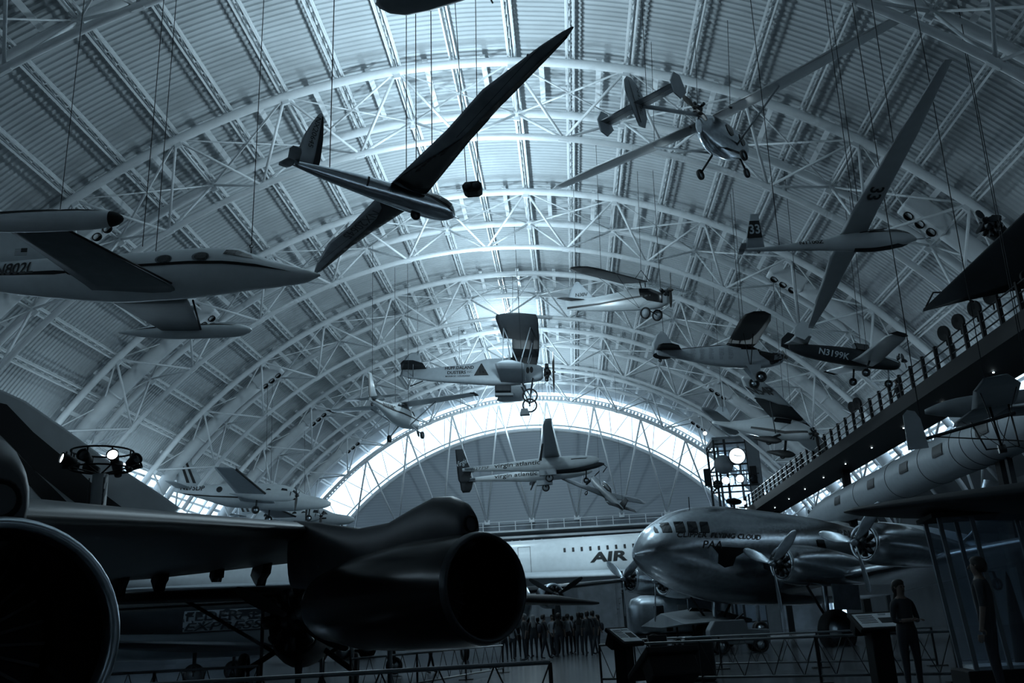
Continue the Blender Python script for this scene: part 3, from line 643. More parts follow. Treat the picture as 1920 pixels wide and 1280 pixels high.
# --- low wing twin tailed plane N3199K
J = plane('light_airplane', 'dark sided low wing plane lettered N3199K near the walkway', 'airplane', (2.6, -16.6, 6.4), (19.12, 44.33, 13.32))
fz = fuselage(J, [(1.8, .2, -.02, .12), (1.6, .28, -.2, .3), (.8, .34, -.34, .38), (0, .36, -.42, .42), (-.9, .36, -.5, .42), (-2.6, .12, -.54, .3), (-3.4, -.05, -.4, .12), (-3.6, -.12, -.25, .03)], 'dark', p=2.6)
wings(J, [(0, .5, -.62, -.3, .22), (1.4, .46, -.6, -.28, .2), (4.6, .32, -.5, .08, .12), (5.1, .24, -.3, .14, .04)], 'white')
for s_ in (-1, 1):
    MB().prism([(-.5, -.05), (.1, -.08), (.3, .0), (.2, .1), (-.2, .12)], .05, (0, s_*5.1, .14)).build('wing_tip_bow', 'black', J)
    wheel(J, (-.1 if s_ < 0 else .1, s_*1.3, -.95), .2, .14); strut(J, (0, s_*1.2, -.3), (-.1 if s_ < 0 else .1, s_*1.28, -.9), .05, 'dark', 'gear_leg')
    MB().prism([(-3.2, -.3), (-2.9, .2), (-3.1, .55), (-3.5, .6), (-3.75, .2), (-3.7, -.2)], .05, (0, s_*1.35, .25)).build('fin', 'dark' if s_ > 0 else 'white', J)
wings(J, [(0, -2.7, -3.6, .1, .1), (1.35, -2.9, -3.6, .2, .06)], 'white', 'tailplane')
strut(J, (1.3, 0, -.2), (1.4, 0, -.85), .05, 'white2', 'nose_gear_leg'); wheel(J, (1.42, 0, -.95), .2, .12)
sidetext(J, 'N3199K', -2.2, -.32, 1.45, 'inkpale', [fz], height=.32, bold=.02, name='registration')
MB().prism([(-.6, 0), (.1, .05), (.25, -.25), (-.4, -.3)], .5, (0, 0, .65)).build('open_canopy', 'glassdark', J, bevel=.03)
radial(J, (1.65, -.05, .42), .22, 4); propeller(J, (1.95, 0, .35), .75, 2, -.9, .08, 'dark')
side(J, [(.9, .22), (1.75, .1), (1.75, .16), (.9, .30)], 'white2', [fz])
hang(J, (0, .4, .4), (0, -.4, .4), (-3, 0, .1))

# --- N54P racer
J = plane('light_airplane', 'banked stubby airplane with N54P lettered under its rounded wing', 'airplane', (317.5, -16.2, -21.2), (17.25, 57.48, 12.58))
fz = fuselage(J, [(2.8, .35, -.1, .15), (2.6, .48, -.3, .38), (1.5, .85, -.45, .46), (0, .95, -.45, .46), (-1.3, .7, -.35, .36), (-3, .4, -.1, .18), (-4.5, .3, .1, .04)], 'white', p=2.5)
ws = wings(J, [(0, 2.0, -.35, .95, .26), (1.6, 2.0, -.35, .96, .26), (4, 1.8, -.2, .98, .2), (4.9, 1.4, .1, 1.0, .1), (5.3, .9, .5, 1.0, .03)], 'white')
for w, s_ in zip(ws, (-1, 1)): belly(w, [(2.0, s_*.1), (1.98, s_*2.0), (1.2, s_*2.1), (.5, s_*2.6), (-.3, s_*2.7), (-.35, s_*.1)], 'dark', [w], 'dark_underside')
text(J, 'N54P', (.0, -3.1, 0), (1, -.1, 0), (-.1, -1, 0), 1.8, 'ink', [ws[0]], height=.95, name='registration', bold=.02)
side(J, [(-1.3, -.1), (1.2, -.25), (2.7, .0), (2.6, .12), (1.2, -.08), (-1.3, .02)], 'ink', [fz])
f_ = fin(J, [(.2, -3.0, -4.6, .08), (.9, -3.4, -4.7, .07), (1.4, -3.9, -4.5, .03)], 'white2'); wings(J, [(0, -3.0, -4.4, .3, .08), (1.5, -3.3, -4.5, .3, .06), (1.9, -3.8, -4.3, .3, .02)], 'grey', 'tailplane')
for s_ in (-1, 1):
    pt = fuselage(J, [(1.5, -.95, -1.05, .03), (1.2, -.8, -1.2, .12), (.7, -.75, -1.25, .15), (0, -.85, -1.15, .1), (-.5, -.95, -1.05, .02)], 'ink', 'wheel_fairing', n=16)
    for v in pt.data.vertices: v.co.y += s_*.95
    wheel(J, (.7, s_*.95, -1.15), .2, .12); strut(J, (.9, s_*.4, -.35), (.75, s_*.9, -.85), .08, 'dark', 'gear_leg'); strut(J, (.8, s_*2.4, .95), (.6, s_*.45, -.3), .05, 'grey', 'wing_strut', .5)
radial(J, (2.75, 0, .15), .4, 7); propeller(J, (3.0, 0, .15), .95, 2, .9, .1)
side(J, [(.2, .45), (1.4, .42), (1.3, .8), (.2, .82)], 'glassdark', [fz], 'window')
hang(J, (.8, .5, 1.1), (.8, -.5, 1.1), (-4, 0, 1))

# --- high wing plane flying away, N1538C
J = plane('light_airplane', 'white high wing plane lettered N1538C hanging left of the crop duster', 'airplane', (77.9, 2.1, 0), (-7.13, 62.5, 16.25))
fz = fuselage(J, [(2.95, .15, -.25, .2), (2.75, .3, -.45, .42), (1.6, .42, -.62, .52), (.8, .88, -.66, .55), (-.6, .9, -.6, .52), (-1.6, .62, -.45, .38), (-3.2, .5, -.1, .2), (-5.05, .45, .2, .05)], 'white', p=2.8)
ws = wings(J, [(0, 1.35, -.3, .92, .22), (2.6, 1.3, -.32, .98, .2), (5.2, .95, -.25, 1.04, .14), (5.5, .6, -.1, 1.05, .04)], 'white')
for w, s_ in zip(ws, (-1, 1)): MB().prism([(1.0, 0), (-.3, 0), (-.1, .05), (.7, .08)], .3, (0, s_*5.45, 1.03)).build('wing_tip_fairing', 'dark', w)
f_ = fin(J, [(.4, -3.6, -5.1, .08), (1.2, -4.2, -5.15, .07), (2.1, -4.6, -5.2, .05)], 'white'); side(f_, [(-4.9, .4), (-5.0, 2.1), (-5.2, 2.1), (-5.1, .4)], 'ink', [f_], 'rudder_band'); side(f_, [(-4.9, .4), (-5.0, 2.1), (-5.2, 2.1), (-5.1, .4)], 'ink', [f_], 'rudder_band', True)
wings(J, [(0, -4.1, -5.1, .45, .08), (1.9, -4.4, -5.0, .45, .05)], 'white', 'tailplane')
sidetext(J, 'N1538C', -3.3, .08, 1.7, 'ink', [fz], height=.32, bold=.02, name='registration')
side(J, [(-4.8, .3), (-2, .05), (.5, .0), (2.6, .02), (2.6, .10), (.5, .09), (-2, .14), (-4.8, .36)], 'ink', [fz])
side(J, [(-1.3, .5), (.9, .45), (.7, .78), (-.9, .76)], 'glassdark', [fz], 'window'); side(J, [(1.05, .42), (1.5, .4), (.95, .75)], 'glassdark', [fz], 'windscreen')
for s_ in (-1, 1):
    strut(J, (.7, s_*2.5, .95), (.8, s_*.5, -.5), .05, 'white2', 'wing_strut', .5); strut(J, (.9, s_*.45, -.5), (1.0, s_*1.2, -1.2), .05, 'white2', 'gear_leg'); wheel(J, (1.05, s_*1.25, -1.3), .26, .18)
propeller(J, (3.05, 0, -.05), 1.0, 2, 2.9, .1, 'dark'); wheel(J, (-4.7, 0, .0), .12, .08, name='tail_wheel')
hang(J, (.5, .5, 1.1), (.5, -.5, 1.1), (-4.6, 0, 1))

# --- twin boom record plane
J = plane('twin_boom_airplane', 'white twin boom airplane with dark center pod and airline lettering', 'airplane', (4.6, 2.0, .7), (1.53, 82.75, 15.33))
MV = {}
for s_ in (-1, 1):
    b = body(smooth_secs([(5.5, .12, -.1, .05), (5.0, .35, -.32, .3), (3.5, .52, -.55, .45), (1.5, .55, -.6, .48), (-.5, .50, -.58, .45), (-3, .36, -.34, .34), (-6.5, .2, -.08, .14)])).build('boom', 'white', J)
    for v in b.data.vertices: v.co.y += s_*3
    text(b, 'virgin atlantic', (-3.7, s_*3-1, -.18), X3, Z3, 4.0, 'ink', [b], height=.50, name='lettering', bold=.015, shear=.1)
    if s_ < 0: text(b, 'N277SF', (-5.75, -4, -.07), X3, Z3, 1.6, 'ink', [b], height=.25, name='registration')
    decal(b, [(3.0, .12), (3.5, .14), (4.3, .12), (4.5, .22), (4.3, .2), (4.1, .16), (3.8, .22), (3.0, .2)], (0, s_*3-1, 0), X3, Z3, 'ink', [b], 'flying_figure_mark')
    f_ = wing_mb([(-1.1, -6.1, -6.75, s_*3, .06), (-.8, -5.9, -6.9, s_*3, .09), (-.1, -5.7, -6.95, s_*3, .1), (.3, -5.85, -6.95, s_*3, .1), (1.9, -6.35, -7.0, s_*3, .06)], 'z').build('fin', 'dark', J)
    text(f_, 'Virgin', (-6.85, s_*3-1, .2), (1, 0, .35), (-.35, 0, 1), 1.0, 'inkpale', [f_], height=.6, name='script_mark', shear=.3)
    wing_mb([(s_*3-1.3, -5.5, -6.3, 0, .08), (s_*3+1.3, -5.5, -6.3, 0, .08)]).build('tailplane', 'white2', J)
    MB().box((.9, s_*3, -.75), (1.5, .5, .55)).build('gear_door', 'white2', J, bevel=.05); wheel(J, (1.0, s_*3, -1.25), .36, .2, hub='white2'); strut(J, (1, s_*3, -.5), (1.0, s_*3, -1.25), .08, 'dark', 'gear_leg')
ws = wings(J, [(0, 1.7, .3, .5, .24), (1.5, 2.3, .6, .55, .3), (4, 1.9, .55, .75, .24), (15, .75, .05, 1.0, .1), (17, .6, .15, 1.05, .04)], 'white2')
for w, s_ in zip(ws, (-1, 1)): belly(w, [(.35, s_*5), (.12, s_*13), (-.02, s_*13), (.1, s_*5)], 'ink', [w], 'aileron_gap')
pod = fuselage(J, [(6.3, .12, -.02, .03), (5.6, .3, -.25, .25), (4, .45, -.5, .42), (2, .45, -.5, .42), (.9, .3, -.4, .3), (.4, .1, -.3, .15)], 'dark', 'center_pod', p=2.6)
MB().lathe([(0, .33), (1.6, .36), (2.2, .28)], (-.9, 0, .55), X3, 18, True).build('jet_engine', 'white2', J); side(J, [(4.6, .2), (5.5, .1), (5.0, .28)], 'glassdark', [pod], 'window')
strut(J, (4.6, 0, -.35), (4.5, 0, -1.2), .06, 'dark', 'nose_gear_leg'); wheel(J, (4.5, 0, -1.3), .27, .12); MB().box((-.4, 0, .85), (1.7, .3, .12)).build('wing_fairing', 'ink', J)
MB().tube([(6.2, 0, 0), (6.5, 0, -.25), (6.1, 0, -.7)], .05, 6).build('nose_probe', 'dark', J)
hang(J, (.8, 3, .7), (.8, -3, .7), (-6.5, -3, .5), (-6.5, 3, .5))

# --- aerobatic low wing plane
J = plane('aerobatic_airplane', 'dark low wing aerobatic plane tumbling nose up before the end wall', 'airplane', (115, 35.6, 14.4), (7.85, 88.77, 13.91))
fz = fuselage(J, [(2.6, .2, -.15, .2), (2.4, .4, -.35, .4), (1.4, .42, -.5, .44), (0, .5, -.5, .42), (-1.5, .42, -.4, .3), (-4, .3, .05, .05)], 'grey')
wings(J, [(0, .9, -.8, -.35, .24), (4.3, .6, -.5, .0, .16), (5.0, .2, -.2, .03, .04)], 'grey'); fin(J, [(.2, -3, -4.1, .07), (1.2, -3.5, -4.1, .03)], 'dark')
wings(J, [(0, -3, -4, .2, .07), (1.6, -3.3, -3.9, .2, .03)], 'dark', 'tailplane'); radial(J, (2.6, 0, 0), .35, 5); propeller(J, (2.85, 0, 0), 1.0, 2, .4, .1, 'dark')
MB().loft([[Vector((x, .3*cos(a)*w, .4+.38*w*max(sin(a), -.2))) for a in (2*pi*i/16 for i in range(16))] for x, w in ((1.1, .1), (.8, .8), (.1, 1), (-.7, .8), (-1.2, .1))]).build('canopy', 'glassdark', J)
side(J, [(-3.5, .1), (2.3, -.1), (2.3, .05), (-3.5, .2)], 'white2', [fz])
for s_ in (-1, 1): strut(J, (.8, s_*1.2, -.3), (.9, s_*1.2, -.9), .04, 'dark', 'gear_leg'); wheel(J, (.9, s_*1.2, -1.0), .2, .12)
hang(J, (.5, .5, .4), (-3.5, 0, .5))

# --- twin engine business plane above the foreground wing
def twin(name, label, pose, loc, win=True):
    J = plane(name, label, 'airplane', pose, loc)
    fz = fuselage(J, [(6.0, -.1, -.35, .1), (5.4, .15, -.6, .38), (4.0, .42, -.75, .6), (3.0, .85, -.8, .7), (2.0, 1.1, -.82, .72), (0, 1.12, -.85, .72), (-2, 1.0, -.8, .66), (-4, .75, -.3, .4), (-6.2, .55, .15, .1)], 'white', p=2.3)
    ww = wings(J, [(0, 1.9, -.9, -.5, .34), (2.6, 1.5, -.8, -.15, .28), (7.2, .1, -1.4, .85, .14), (7.5, -.1, -1.3, .9, .05)], 'white2')
    for w in ww:
        s_ = -1 if w.data.vertices[-1].co.y < 0 else 1
        MB().tube([(1.48, s_*2.7, -.13), (.12, s_*7.2, .85)], .09, 6).build('leading_edge', 'ink', w)
    f_ = fin(J, [(.4, -3.6, -6.0, .14), (2.6, -5.3, -6.4, .08)], 'white'); wings(J, [(0, -4.7, -6.1, .45, .14), (2.7, -5.5, -6.2, .55, .06)], 'white2', 'tailplane')
    for q in (0, .5): side(f_, [(-4.6-q, .9), (-5.5-q*.8, 2.5), (-5.7-q*.8, 2.5), (-4.85-q, .9)], 'ink', [f_])
    if win: sidetext(J, 'N275DP', -5.7, .28, 1.9, 'ink', [fz], height=.42, bold=.02, name='registration')
    side(J, [(-6, -.02), (-3, -.18), (0, -.22), (3.5, -.15), (3.5, .0), (0, -.08), (-3, -.08), (-6, .06)], 'ink', [fz])
    for x in (-2.6, -.6, .3, 1.2): side(J, ell(x, .42, .24, .24), 'glassdark', [fz], 'window')
    side(J, [(2.1, .3), (2.75, .3), (2.6, .7), (2.2, .75)], 'glassdark', [fz], 'cockpit_window'); side(J, [(2.95, .3), (3.6, .28), (3.1, .68)], 'glassdark', [fz], 'windscreen')
    for s_ in (-1, 1):
        nc = fuselage(J, [(3.6, .15, -.15, .16), (3.3, .3, -.4, .32), (2.2, .36, -.5, .38), (.5, .25, -.45, .36), (-1.3, .0, -.1, .08)], 'white', 'engine_nacelle', n=20)
        for v in nc.data.vertices: v.co.y += s_*2.5; v.co.z -= .1
        MB().lathe([(0, .3), (.05, .33), (.1, .3)], (3.25, s_*2.5, -.12), X3, 18).build('intake_ring', 'black', nc)
        propeller(J, (3.75, s_*2.5, -.1), 1.2, 3, pi+.1*s_, .13, 'ink'); strut(J, (.8, s_*2.5, -.5), (.8, s_*2.5, -1.2), .07, 'dark', 'gear_leg'); wheel(J, (.8, s_*2.5, -1.3), .3, .18)
    strut(J, (4.4, 0, -.7), (4.4, 0, -1.3), .06, 'dark', 'nose_gear_leg'); wheel(J, (4.4, 0, -1.4), .25, .14)
    return J
J = twin('twin_engine_airplane', 'white twin propeller business plane with round cabin windows, above the foreground wing', (7, -5, -1), (-20.23, 70.87, 12.5)); hang(J, (1, 1, 1), (1, -1, 1), (-5, 0, 1))
J = twin('twin_engine_airplane', 'white airplane nose behind and right of the twin propeller business plane', (-8, -2, 0), (-21.5, 86, 12.6), False); hang(J, (1, 0, 1.1), (-5, 0, 1))

# --- dark machine entering at the right edge
J = thing('twin_engine_airplane', 'dark airplane with long pointed wing entering at the upper right edge', 'airplane', (22.6, 26.5, 13.4)); o_ = J.location.copy()
def wring(le, te, th, n=FOIL):
    le = Vector(le)-o_; te = Vector(te)-o_; return [le.lerp(te, c)+Vector((0, 0, h*th*.6)) for c, h in n]
MB().loft([wring(a, b, t) for a, b, t in (((21.3, 24.9, 14.6), (22.9, 29.6, 12.0), .4), ((20.1, 29.1, 13.9), (21.15, 32.2, 12.25), .25), ((19.4, 32.3, 13.3), (19.95, 33.8, 12.5), .15), ((18.75, 35.3, 12.75), (18.8, 35.5, 12.7), .03))]).build('wing', 'dark', J)
MB().loft([wring(a, b, t) for a, b, t in (((21.3, 24.9, 14.6), (22.9, 29.6, 12.0), .4), ((23, 21, 14.2), (24, 24, 13.2), .2))]).build('wing', 'dark', J)
MB().tube([(0, -3.2, .9), (.3, -2, .6), (.6, 1, .0), (.9, 4, -.8), (1.1, 6, -1.2)], [.1, .6, .7, .4, .1], 18).build('fuselage', 'dark', J)
radial(J, (-2.9, 4.2, .75), .42, 9, (-.6, -.7, .2)); MB().tube([(-2.8, 4.3, .7), (-1.8, 4.9, .1)], [.35, .2], 12).build('engine_nacelle', 'dark', J); propeller(J, (-3.2, 3.9, .85), .55, 3, .4, .1, 'dark', (-.6, -.7, .2))
wheel(J, (-1.75, 4.8, -1.0), .24, .14, hub='dark'); strut(J, (-1.3, 4.6, -.5), (-1.75, 4.8, -1.0), .04, 'dark', 'gear_leg'); MB().tube([(-3.9, 8.4, -.7), (-3.6, 8.2, -.2), (-3.0, 8.0, -.3), (-2.4, 7.6, -.9)], .04, 5).build('tow_frame', 'ink', J)
MB().tube([(0, 0, .6), (.2, .1, 5)], .014, 4).build('suspension_cable', 'dark', J)

# --- small things on wires
t = thing('hanging_loudspeaker', 'black faceted loudspeaker cluster hanging beside the dark winged sailplane', 'loudspeaker', (1.59, 29.25, 16.35))
MB().prism([(-.30, -.12), (-.36, .06), (-.24, .19), (.24, .21), (.34, .1), (.33, -.12), (.2, -.2), (-.2, -.2)], .5).build('cabinet', 'black', t, bevel=.03)
mb = MB()
for x in (-.2, .2): mb.tube([(x, 0, .2), (x*2.5, .2, 12.2)], .015, 4)
mb.build('suspension_cable', 'dark', t)
for x in (-.15, .15): MB().lathe([(0, .12), (.03, .13), (.03, .02)], (x, -.27, .02), (0, -1, 0), 14).build('horn', 'dark', t)
t = thing('hanging_loudspeaker', 'small grey loudspeaker hanging under the crop duster wheels', 'loudspeaker', (1.82, 58.34, 15.0))
MB().prism([(-.3, -.2), (.35, -.2), (.22, .22), (-.2, .22)], .4).build('cabinet', 'grey', t, bevel=.02); MB().tube([(0, 0, .2), (0, .3, 13.6)], .015, 4).build('suspension_cable', 'dark', t)

# ================================================================ large aircraft on the floor
# --- polished four engined propeller airliner
J = plane('propeller_airliner', 'polished metal four engine propeller airliner parked at right, nose to the left', 'airplane', (209.5, 3.1, .5), (6.62, 36.73, 4.0))
fz = fuselage(J, [(0, .1, -.1, .1), (-.25, .55, -.35, .48), (-.8, 1.15, -.75, .95), (-2, 1.8, -1.3, 1.42), (-3.8, 2.12, -1.68, 1.72), (-6, 2.1, -1.75, 1.8), (-9, 1.95, -1.65, 1.75), (-13, 1.5, -1.2, 1.4), (-18, 1.05, -.3, .8), (-22, .8, .4, .15)], 'chrome', n=40)
ws = wings(J, [(1.2, -6.0, -12.2, -1.2, .9), (3.8, -6.3, -11.9, -.95, .75), (7.5, -7.2, -11.5, -.6, .55), (14, -8.8, -11.2, .0, .28), (16.3, -9.8, -11.0, .2, .1)], 'chrome')
for s_ in (-1, 1):
    for y, x, z, wn in ((3.8, -4.5, -.55, 'inboard'), (7.3, -5.1, -.15, 'outboard')):
        nc = fuselage(J, [(x+.55, z+.62, z-.62, .62), (x+.1, z+.72, z-.72, .72), (x-1.0, z+.72, z-.74, .72), (x-2.4, z+.55, z-.7, .58), (x-4.4, z+.2, z-.5, .3), (x-5.4, z-.1, z-.3, .05)], 'chrome', 'engine_nacelle', n=24)
        for v in nc.data.vertices: v.co.y += s_*y
        MB().lathe([(.0, .60), (.06, .64), (.10, .60), (.06, .50), (-.5, .48)], (x+.5, s_*y, z), X3, 28).build('cowling_lip', 'chrome', nc)
        MB().lathe([(0, .52), (.01, .001)], (x+.50, s_*y, z), X3, 20).build('intake', 'black', nc); radial(nc, (x+.56, s_*y, z), .46, 9)
        propeller(J, (x+.95, s_*y, z), 1.72, 3, pi+s_*.12+(.1 if y > 5 else 0), .15, 'alu', hubr=.12, wide=1.1)
    wh = wheel(J, (-6.3, s_*3.8, -2.9), .80, .5); strut(J, (-6.3, s_*3.4, -1.1), (-6.3, s_*3.4, -2.9), .1, 'alu', 'gear_leg'); strut(J, (-7.6, s_*3.6, -1.1), (-6.4, s_*3.5, -2.7), .06, 'dark', 'gear_brace'); strut(J, (-5.2, s_*3.6, -1.2), (-6.2, s_*3.5, -2.5), .05, 'dark', 'gear_brace')
    MB().box((-6.3, s_*4.45, -1.7), (1.3, .05, .9)).build('gear_door', 'alu', J)
    lf = s_ > 0
    zw = .82
    for x, w, h in ((-.62, .26, .30), (-1.0, .36, .42), (-1.45, .40, .44), (-1.92, .42, .44), (-2.4, .40, .44)):
        side(J, [(x-w/2, zw), (x+w/2-.04, zw), (x+w/2-.14, zw+h), (x-w/2-.06, zw+h)], 'glassdark', [fz], 'cockpit_window', lf, off=.04)
    for x in (-8.0, -10.0, -11.2, -12.4, -13.6, -14.8, -16): side(J, [(x-.2, .25), (x+.2, .25), (x+.2, .80), (x-.2, .80)], 'glassdark', [fz], 'cabin_window', lf, off=.04)
    wings(J, [(0, -19.5, -22.2, .7, .25), (3.5, -20.3, -22, .7, .18), (5.2, -21, -21.8, .7, .06)] if s_ > 0 else [(0, -19.6, -20, .7, .05), (.1, -19.6, -20, .7, .05)], 'alu', 'tailplane')
sidetext(J, 'CLIPPER  FLYING CLOUD', -1.3, .62, 3.6, 'ink', [fz], True, height=.20, shear=.35, bold=.01)
sidetext(J, 'PAN  AMERICAN', -9.3, 1.02, 4.2, 'ink', [fz], True, height=.34, shear=.35, bold=.02); sidetext(J, 'PAA', -2.2, .2, .8, 'ink', [fz], True, height=.3, shear=.3)
side(J, [(-2.6, .28), (-4.4, .26), (-4.0, .12), (-3.6, -.1), (-3.5, -.42), (-3.15, -.5), (-2.85, -.35), (-2.85, .0)], 'black', [fz], 'open_hatch', True)
MB().loft([[Vector((-5.1+x, r_*cos(a), 2.42+r_*.7*sin(a))) for a in (2*pi*i/14 for i in range(14))] for x, r_ in ((.42, .01), (.3, .14), (0, .22), (-.3, .14), (-.42, .01))]).build('loop_antenna', 'black', J); strut(J, (-5.1, 0, 2.0), (-5.1, 0, 2.3), .05, 'dark', 'antenna_mast')
strut(J, (-2.8, 0, 2.0), (-2.8, 0, 2.45), .02, 'dark', 'mast'); fin(J, [(.8, -17.5, -22, .3), (2, -19.3, -22.6, .25), (4.6, -20.8, -22.4, .12)], 'chrome')
MB().prism([(0, 0), (-.9, -.1), (-.8, -.5), (-.1, -.25)], .08, (-4.9, 1.74, -.25)).build('open_panel', 'dark', J)
wheel(J, (-20.5, 0, -.45), .3, .2, name='tail_wheel'); strut(J, (-20.3, 0, .4), (-20.5, 0, -.45), .07, 'dark', 'tail_gear_leg')

# --- white supersonic airliner across the hall
J = plane('supersonic_airliner', 'long white supersonic airliner with dark side lettering crossing the hall behind the crowd', 'airplane', (1.5, .6, 0), (0, 62.5, 5.65))
fz = body(smooth_secs([(33.5, -.6, -.7, .05), (31, -.1, -.85, .45), (28, .7, -1.2, 1.0), (24, 1.35, -1.4, 1.38), (18, 1.55, -1.5, 1.45), (-10, 1.55, -1.5, 1.45), (-20, 1.5, -1.1, 1.3), (-28, 1.3, .4, .5), (-31, 1.1, .8, .1)]), 36).build('fuselage', 'white', J)
wings(J, [(1.0, 14.5, -22, -1.3, 1.0), (1.9, 10.5, -22, -1.2, .9), (3.5, 3.5, -22, -1.1, .8), (6.5, -5, -22, -1.0, .6), (10.5, -14.5, -22, -.9, .35), (12.7, -19.5, -21.8, -.85, .12)], 'white2')
fin(J, [(1.4, -18, -30, .3), (4, -22, -30.5, .25), (8.2, -27, -31.5, .15)], 'white')
for s_ in (-1, 1):
    MB().box((-18.5, s_*4.6, -2.2), (9, 3.2, 1.3)).build('engine_box', 'white2', J, bevel=.3)
    for dx in (-.8, .8):
        for dz in (-.45, .45): wheel(J, (-11+dx, s_*3.8, -4.75), .62, .4)
    strut(J, (-11, s_*3.8, -1.3), (-11, s_*3.8, -4.9), .2, 'alu', 'gear_leg')
for dy in (-.35, .35): wheel(J, (16, dy, -4.95), .45, .25)
strut(J, (16, 0, -1.3), (16, 0, -5.1), .14, 'alu', 'nose_gear_leg')
text(J, 'AIR FRANCE', (5.4, 0, -.25), X3, Z3, 8.3, 'ink', [fz], height=.66, name='airline_lettering', bold=.035, shear=.12)
for i in range(34): side(J, [(3.8+i*.56-.07, .52), (3.8+i*.56+.07, .52), (3.8+i*.56+.07, .80), (3.8+i*.56-.07, .80)], 'ink', [fz], 'cabin_window')
for q in ([(0.75, -.75), (0.77, -.75), (0.77, 1.05), (0.75, 1.05)], [(1.55, -.75), (1.57, -.75), (1.57, 1.05), (1.55, 1.05)], [(0.75, 1.03), (1.57, 1.03), (1.57, 1.05), (0.75, 1.05)], [(0.75, -.75), (1.57, -.75), (1.57, -.73), (0.75, -.73)]): side(J, q, 'ink', [fz], 'door_outline')

# --- small cargo jet with overnight lettering, low at left
J = plane('cargo_jet', 'small cargo jet low at left with big two line lettering under the foreground wing', 'airplane', (2, 0, 0), (-6.4, 29.2, 2.05))
fz = fuselage(J, [(7.5, -.3, -.5, .05), (6.8, .1, -.75, .4), (5.2, .7, -.95, .85), (3.5, .95, -.95, .95), (-4, .95, -.95, .95), (-7, .8, -.5, .5), (-9, .6, .1, .1)], 'white')
side(J, [(-8.5, .05), (-1.3, .05), (-1.3, -.25), (1.9, -.25), (1.9, 1.0), (-8.5, 1.0)], 'dark', [fz], 'upper_paint')
side(J, [(-1.2, -.20), (1.3, -.20), (1.3, .4), (-1.2, .4)], 'white', [fz], 'lettering_ground', step=.15)
sidetext(J, 'FEDERAL', -1.1, .10, 2.25, 'dark', [fz], height=.27, bold=.012, off=.06); sidetext(J, 'EXPRESS', -1.15, -.19, 2.4, 'dark', [fz], height=.24, shear=.3, bold=.012, off=.06)
wings(J, [(.8, 1.5, -1.6, -.75, .3), (6.5, -1.2, -2.4, -.45, .12)], 'dark'); fin(J, [(.7, -5, -8.5, .2), (3, -7.5, -9.2, .1)], 'dark')
for s_ in (-1, 1):
    strut(J, (-.5, s_*1.8, -.8), (-.5, s_*1.8, -1.45), .06, 'dark', 'gear_leg'); wheel(J, (-.5, s_*1.8, -1.42), .32, .18)
    e_ = MB().lathe([(0, .3), (.1, .38), (.8, .42), (2.2, .34), (2.6, .25)], (-5.6, s_*1.5, .35), X3, 18, True).build('engine_nacelle', 'dark', J)
strut(J, (5, 0, -.9), (5, 0, -1.45), .05, 'dark', 'nose_gear_leg'); wheel(J, (5, 0, -1.48), .26, .15)

# --- dark straight wing monoplane standing below the foreground wing
J = plane('monoplane', 'black parked monoplane whose straight wing edge shows under the foreground wing', 'airplane', (-80, 0, -2.5), (-1.8, 21.2, 2.2))
wings(J, [(0, 1.4, -1.0, .15, .34), (5.5, 1.3, -.8, -.02, .26), (6.5, .9, -.4, -.05, .08)], 'dark'); fz = fuselage(J, [(2.4, .2, -1.1, .5), (1.2, .3, -1.35, .6), (-1.5, .2, -1.2, .55), (-5, .1, -.2, .1)], 'dark')
radial(J, (2.6, 0, -.4), .6, 9); propeller(J, (2.95, 0, -.4), 1.25, 2, 1.1, .12, 'dark')
for s_ in (-1, 1): strut(J, (.8, s_*.5, -1.0), (1.0, s_*1.1, -1.4), .06, 'dark', 'gear_leg'); wheel(J, (1.0, s_*1.15, -1.45), .4, .18); strut(J, (.4, s_*2.6, .05), (.5, s_*.5, -1.1), .04, 'dark', 'wing_strut')
fin(J, [(0, -4, -5.2, .08), (1.1, -4.6, -5.2, .04)], 'dark'); strut(J, (-4.6, 0, -.2), (-5, 0, -1.8), .04, 'dark', 'tail_skid')

# --- foreground swept wing with hanging jet pods
J = thing('jet_airliner', 'huge dark swept wing with two hanging jet engine pods filling the left foreground', 'airplane', (-.9, 10, 2.9))
o_ = J.location.copy()
def wring(le, te, th, n=FOIL):
    le = Vector(le)-o_; te = Vector(te)-o_; return [le.lerp(te, c)+Vector((0, 0, h*th*.6)) for c, h in n]
LEP = [(-.3, 4.2, 2.14), (-.69, 7.92, 2.53), (-.93, 11.4, 2.88), (-.24, 18.36, 3.40), (.1, 20.4, 3.56), (.3, 21.2, 3.62)]
TEP = [(-6.8, 13.2, 2.28), (-5.6, 16.97, 2.56), (-5.1, 20.81, 2.90), (-2.7, 25.4, 3.5), (-1.6, 26.6, 3.6), (-.2, 26.2, 3.66)]
wg = MB().loft([wring(a, b, t) for a, b, t in zip(LEP, TEP, (.75, .62, .54, .42, .3, .08))]).build('wing', 'shaded', J)
for x, y, z, s in ((-4.95, 18.6, 2.78, .62), (-4.7, 19.9, 2.86, .5), (-4.1, 21.6, 2.98, .3), (-3.5, 22.9, 3.1, .6)):
    d = Vector((-.55, .84, 0)); MB().prism([(-1.2*s, .15), (.5*s, .1), (.8*s, -.12*s), (.2*s, -.45*s), (-.2*s, -.62*s), (-.45*s, -.35*s), (-1.0*s, -.1)], .22, Vector((x, y, z))-o_, d, Z3).build('flap_track', 'dark', J); MB().tube([Vector((x, y, z-.5*s))-o_+d*-.2*s, Vector((x, y, z+.1))-o_-d*1.5*s], .05, 6).build('flap_link', 'dark', J)
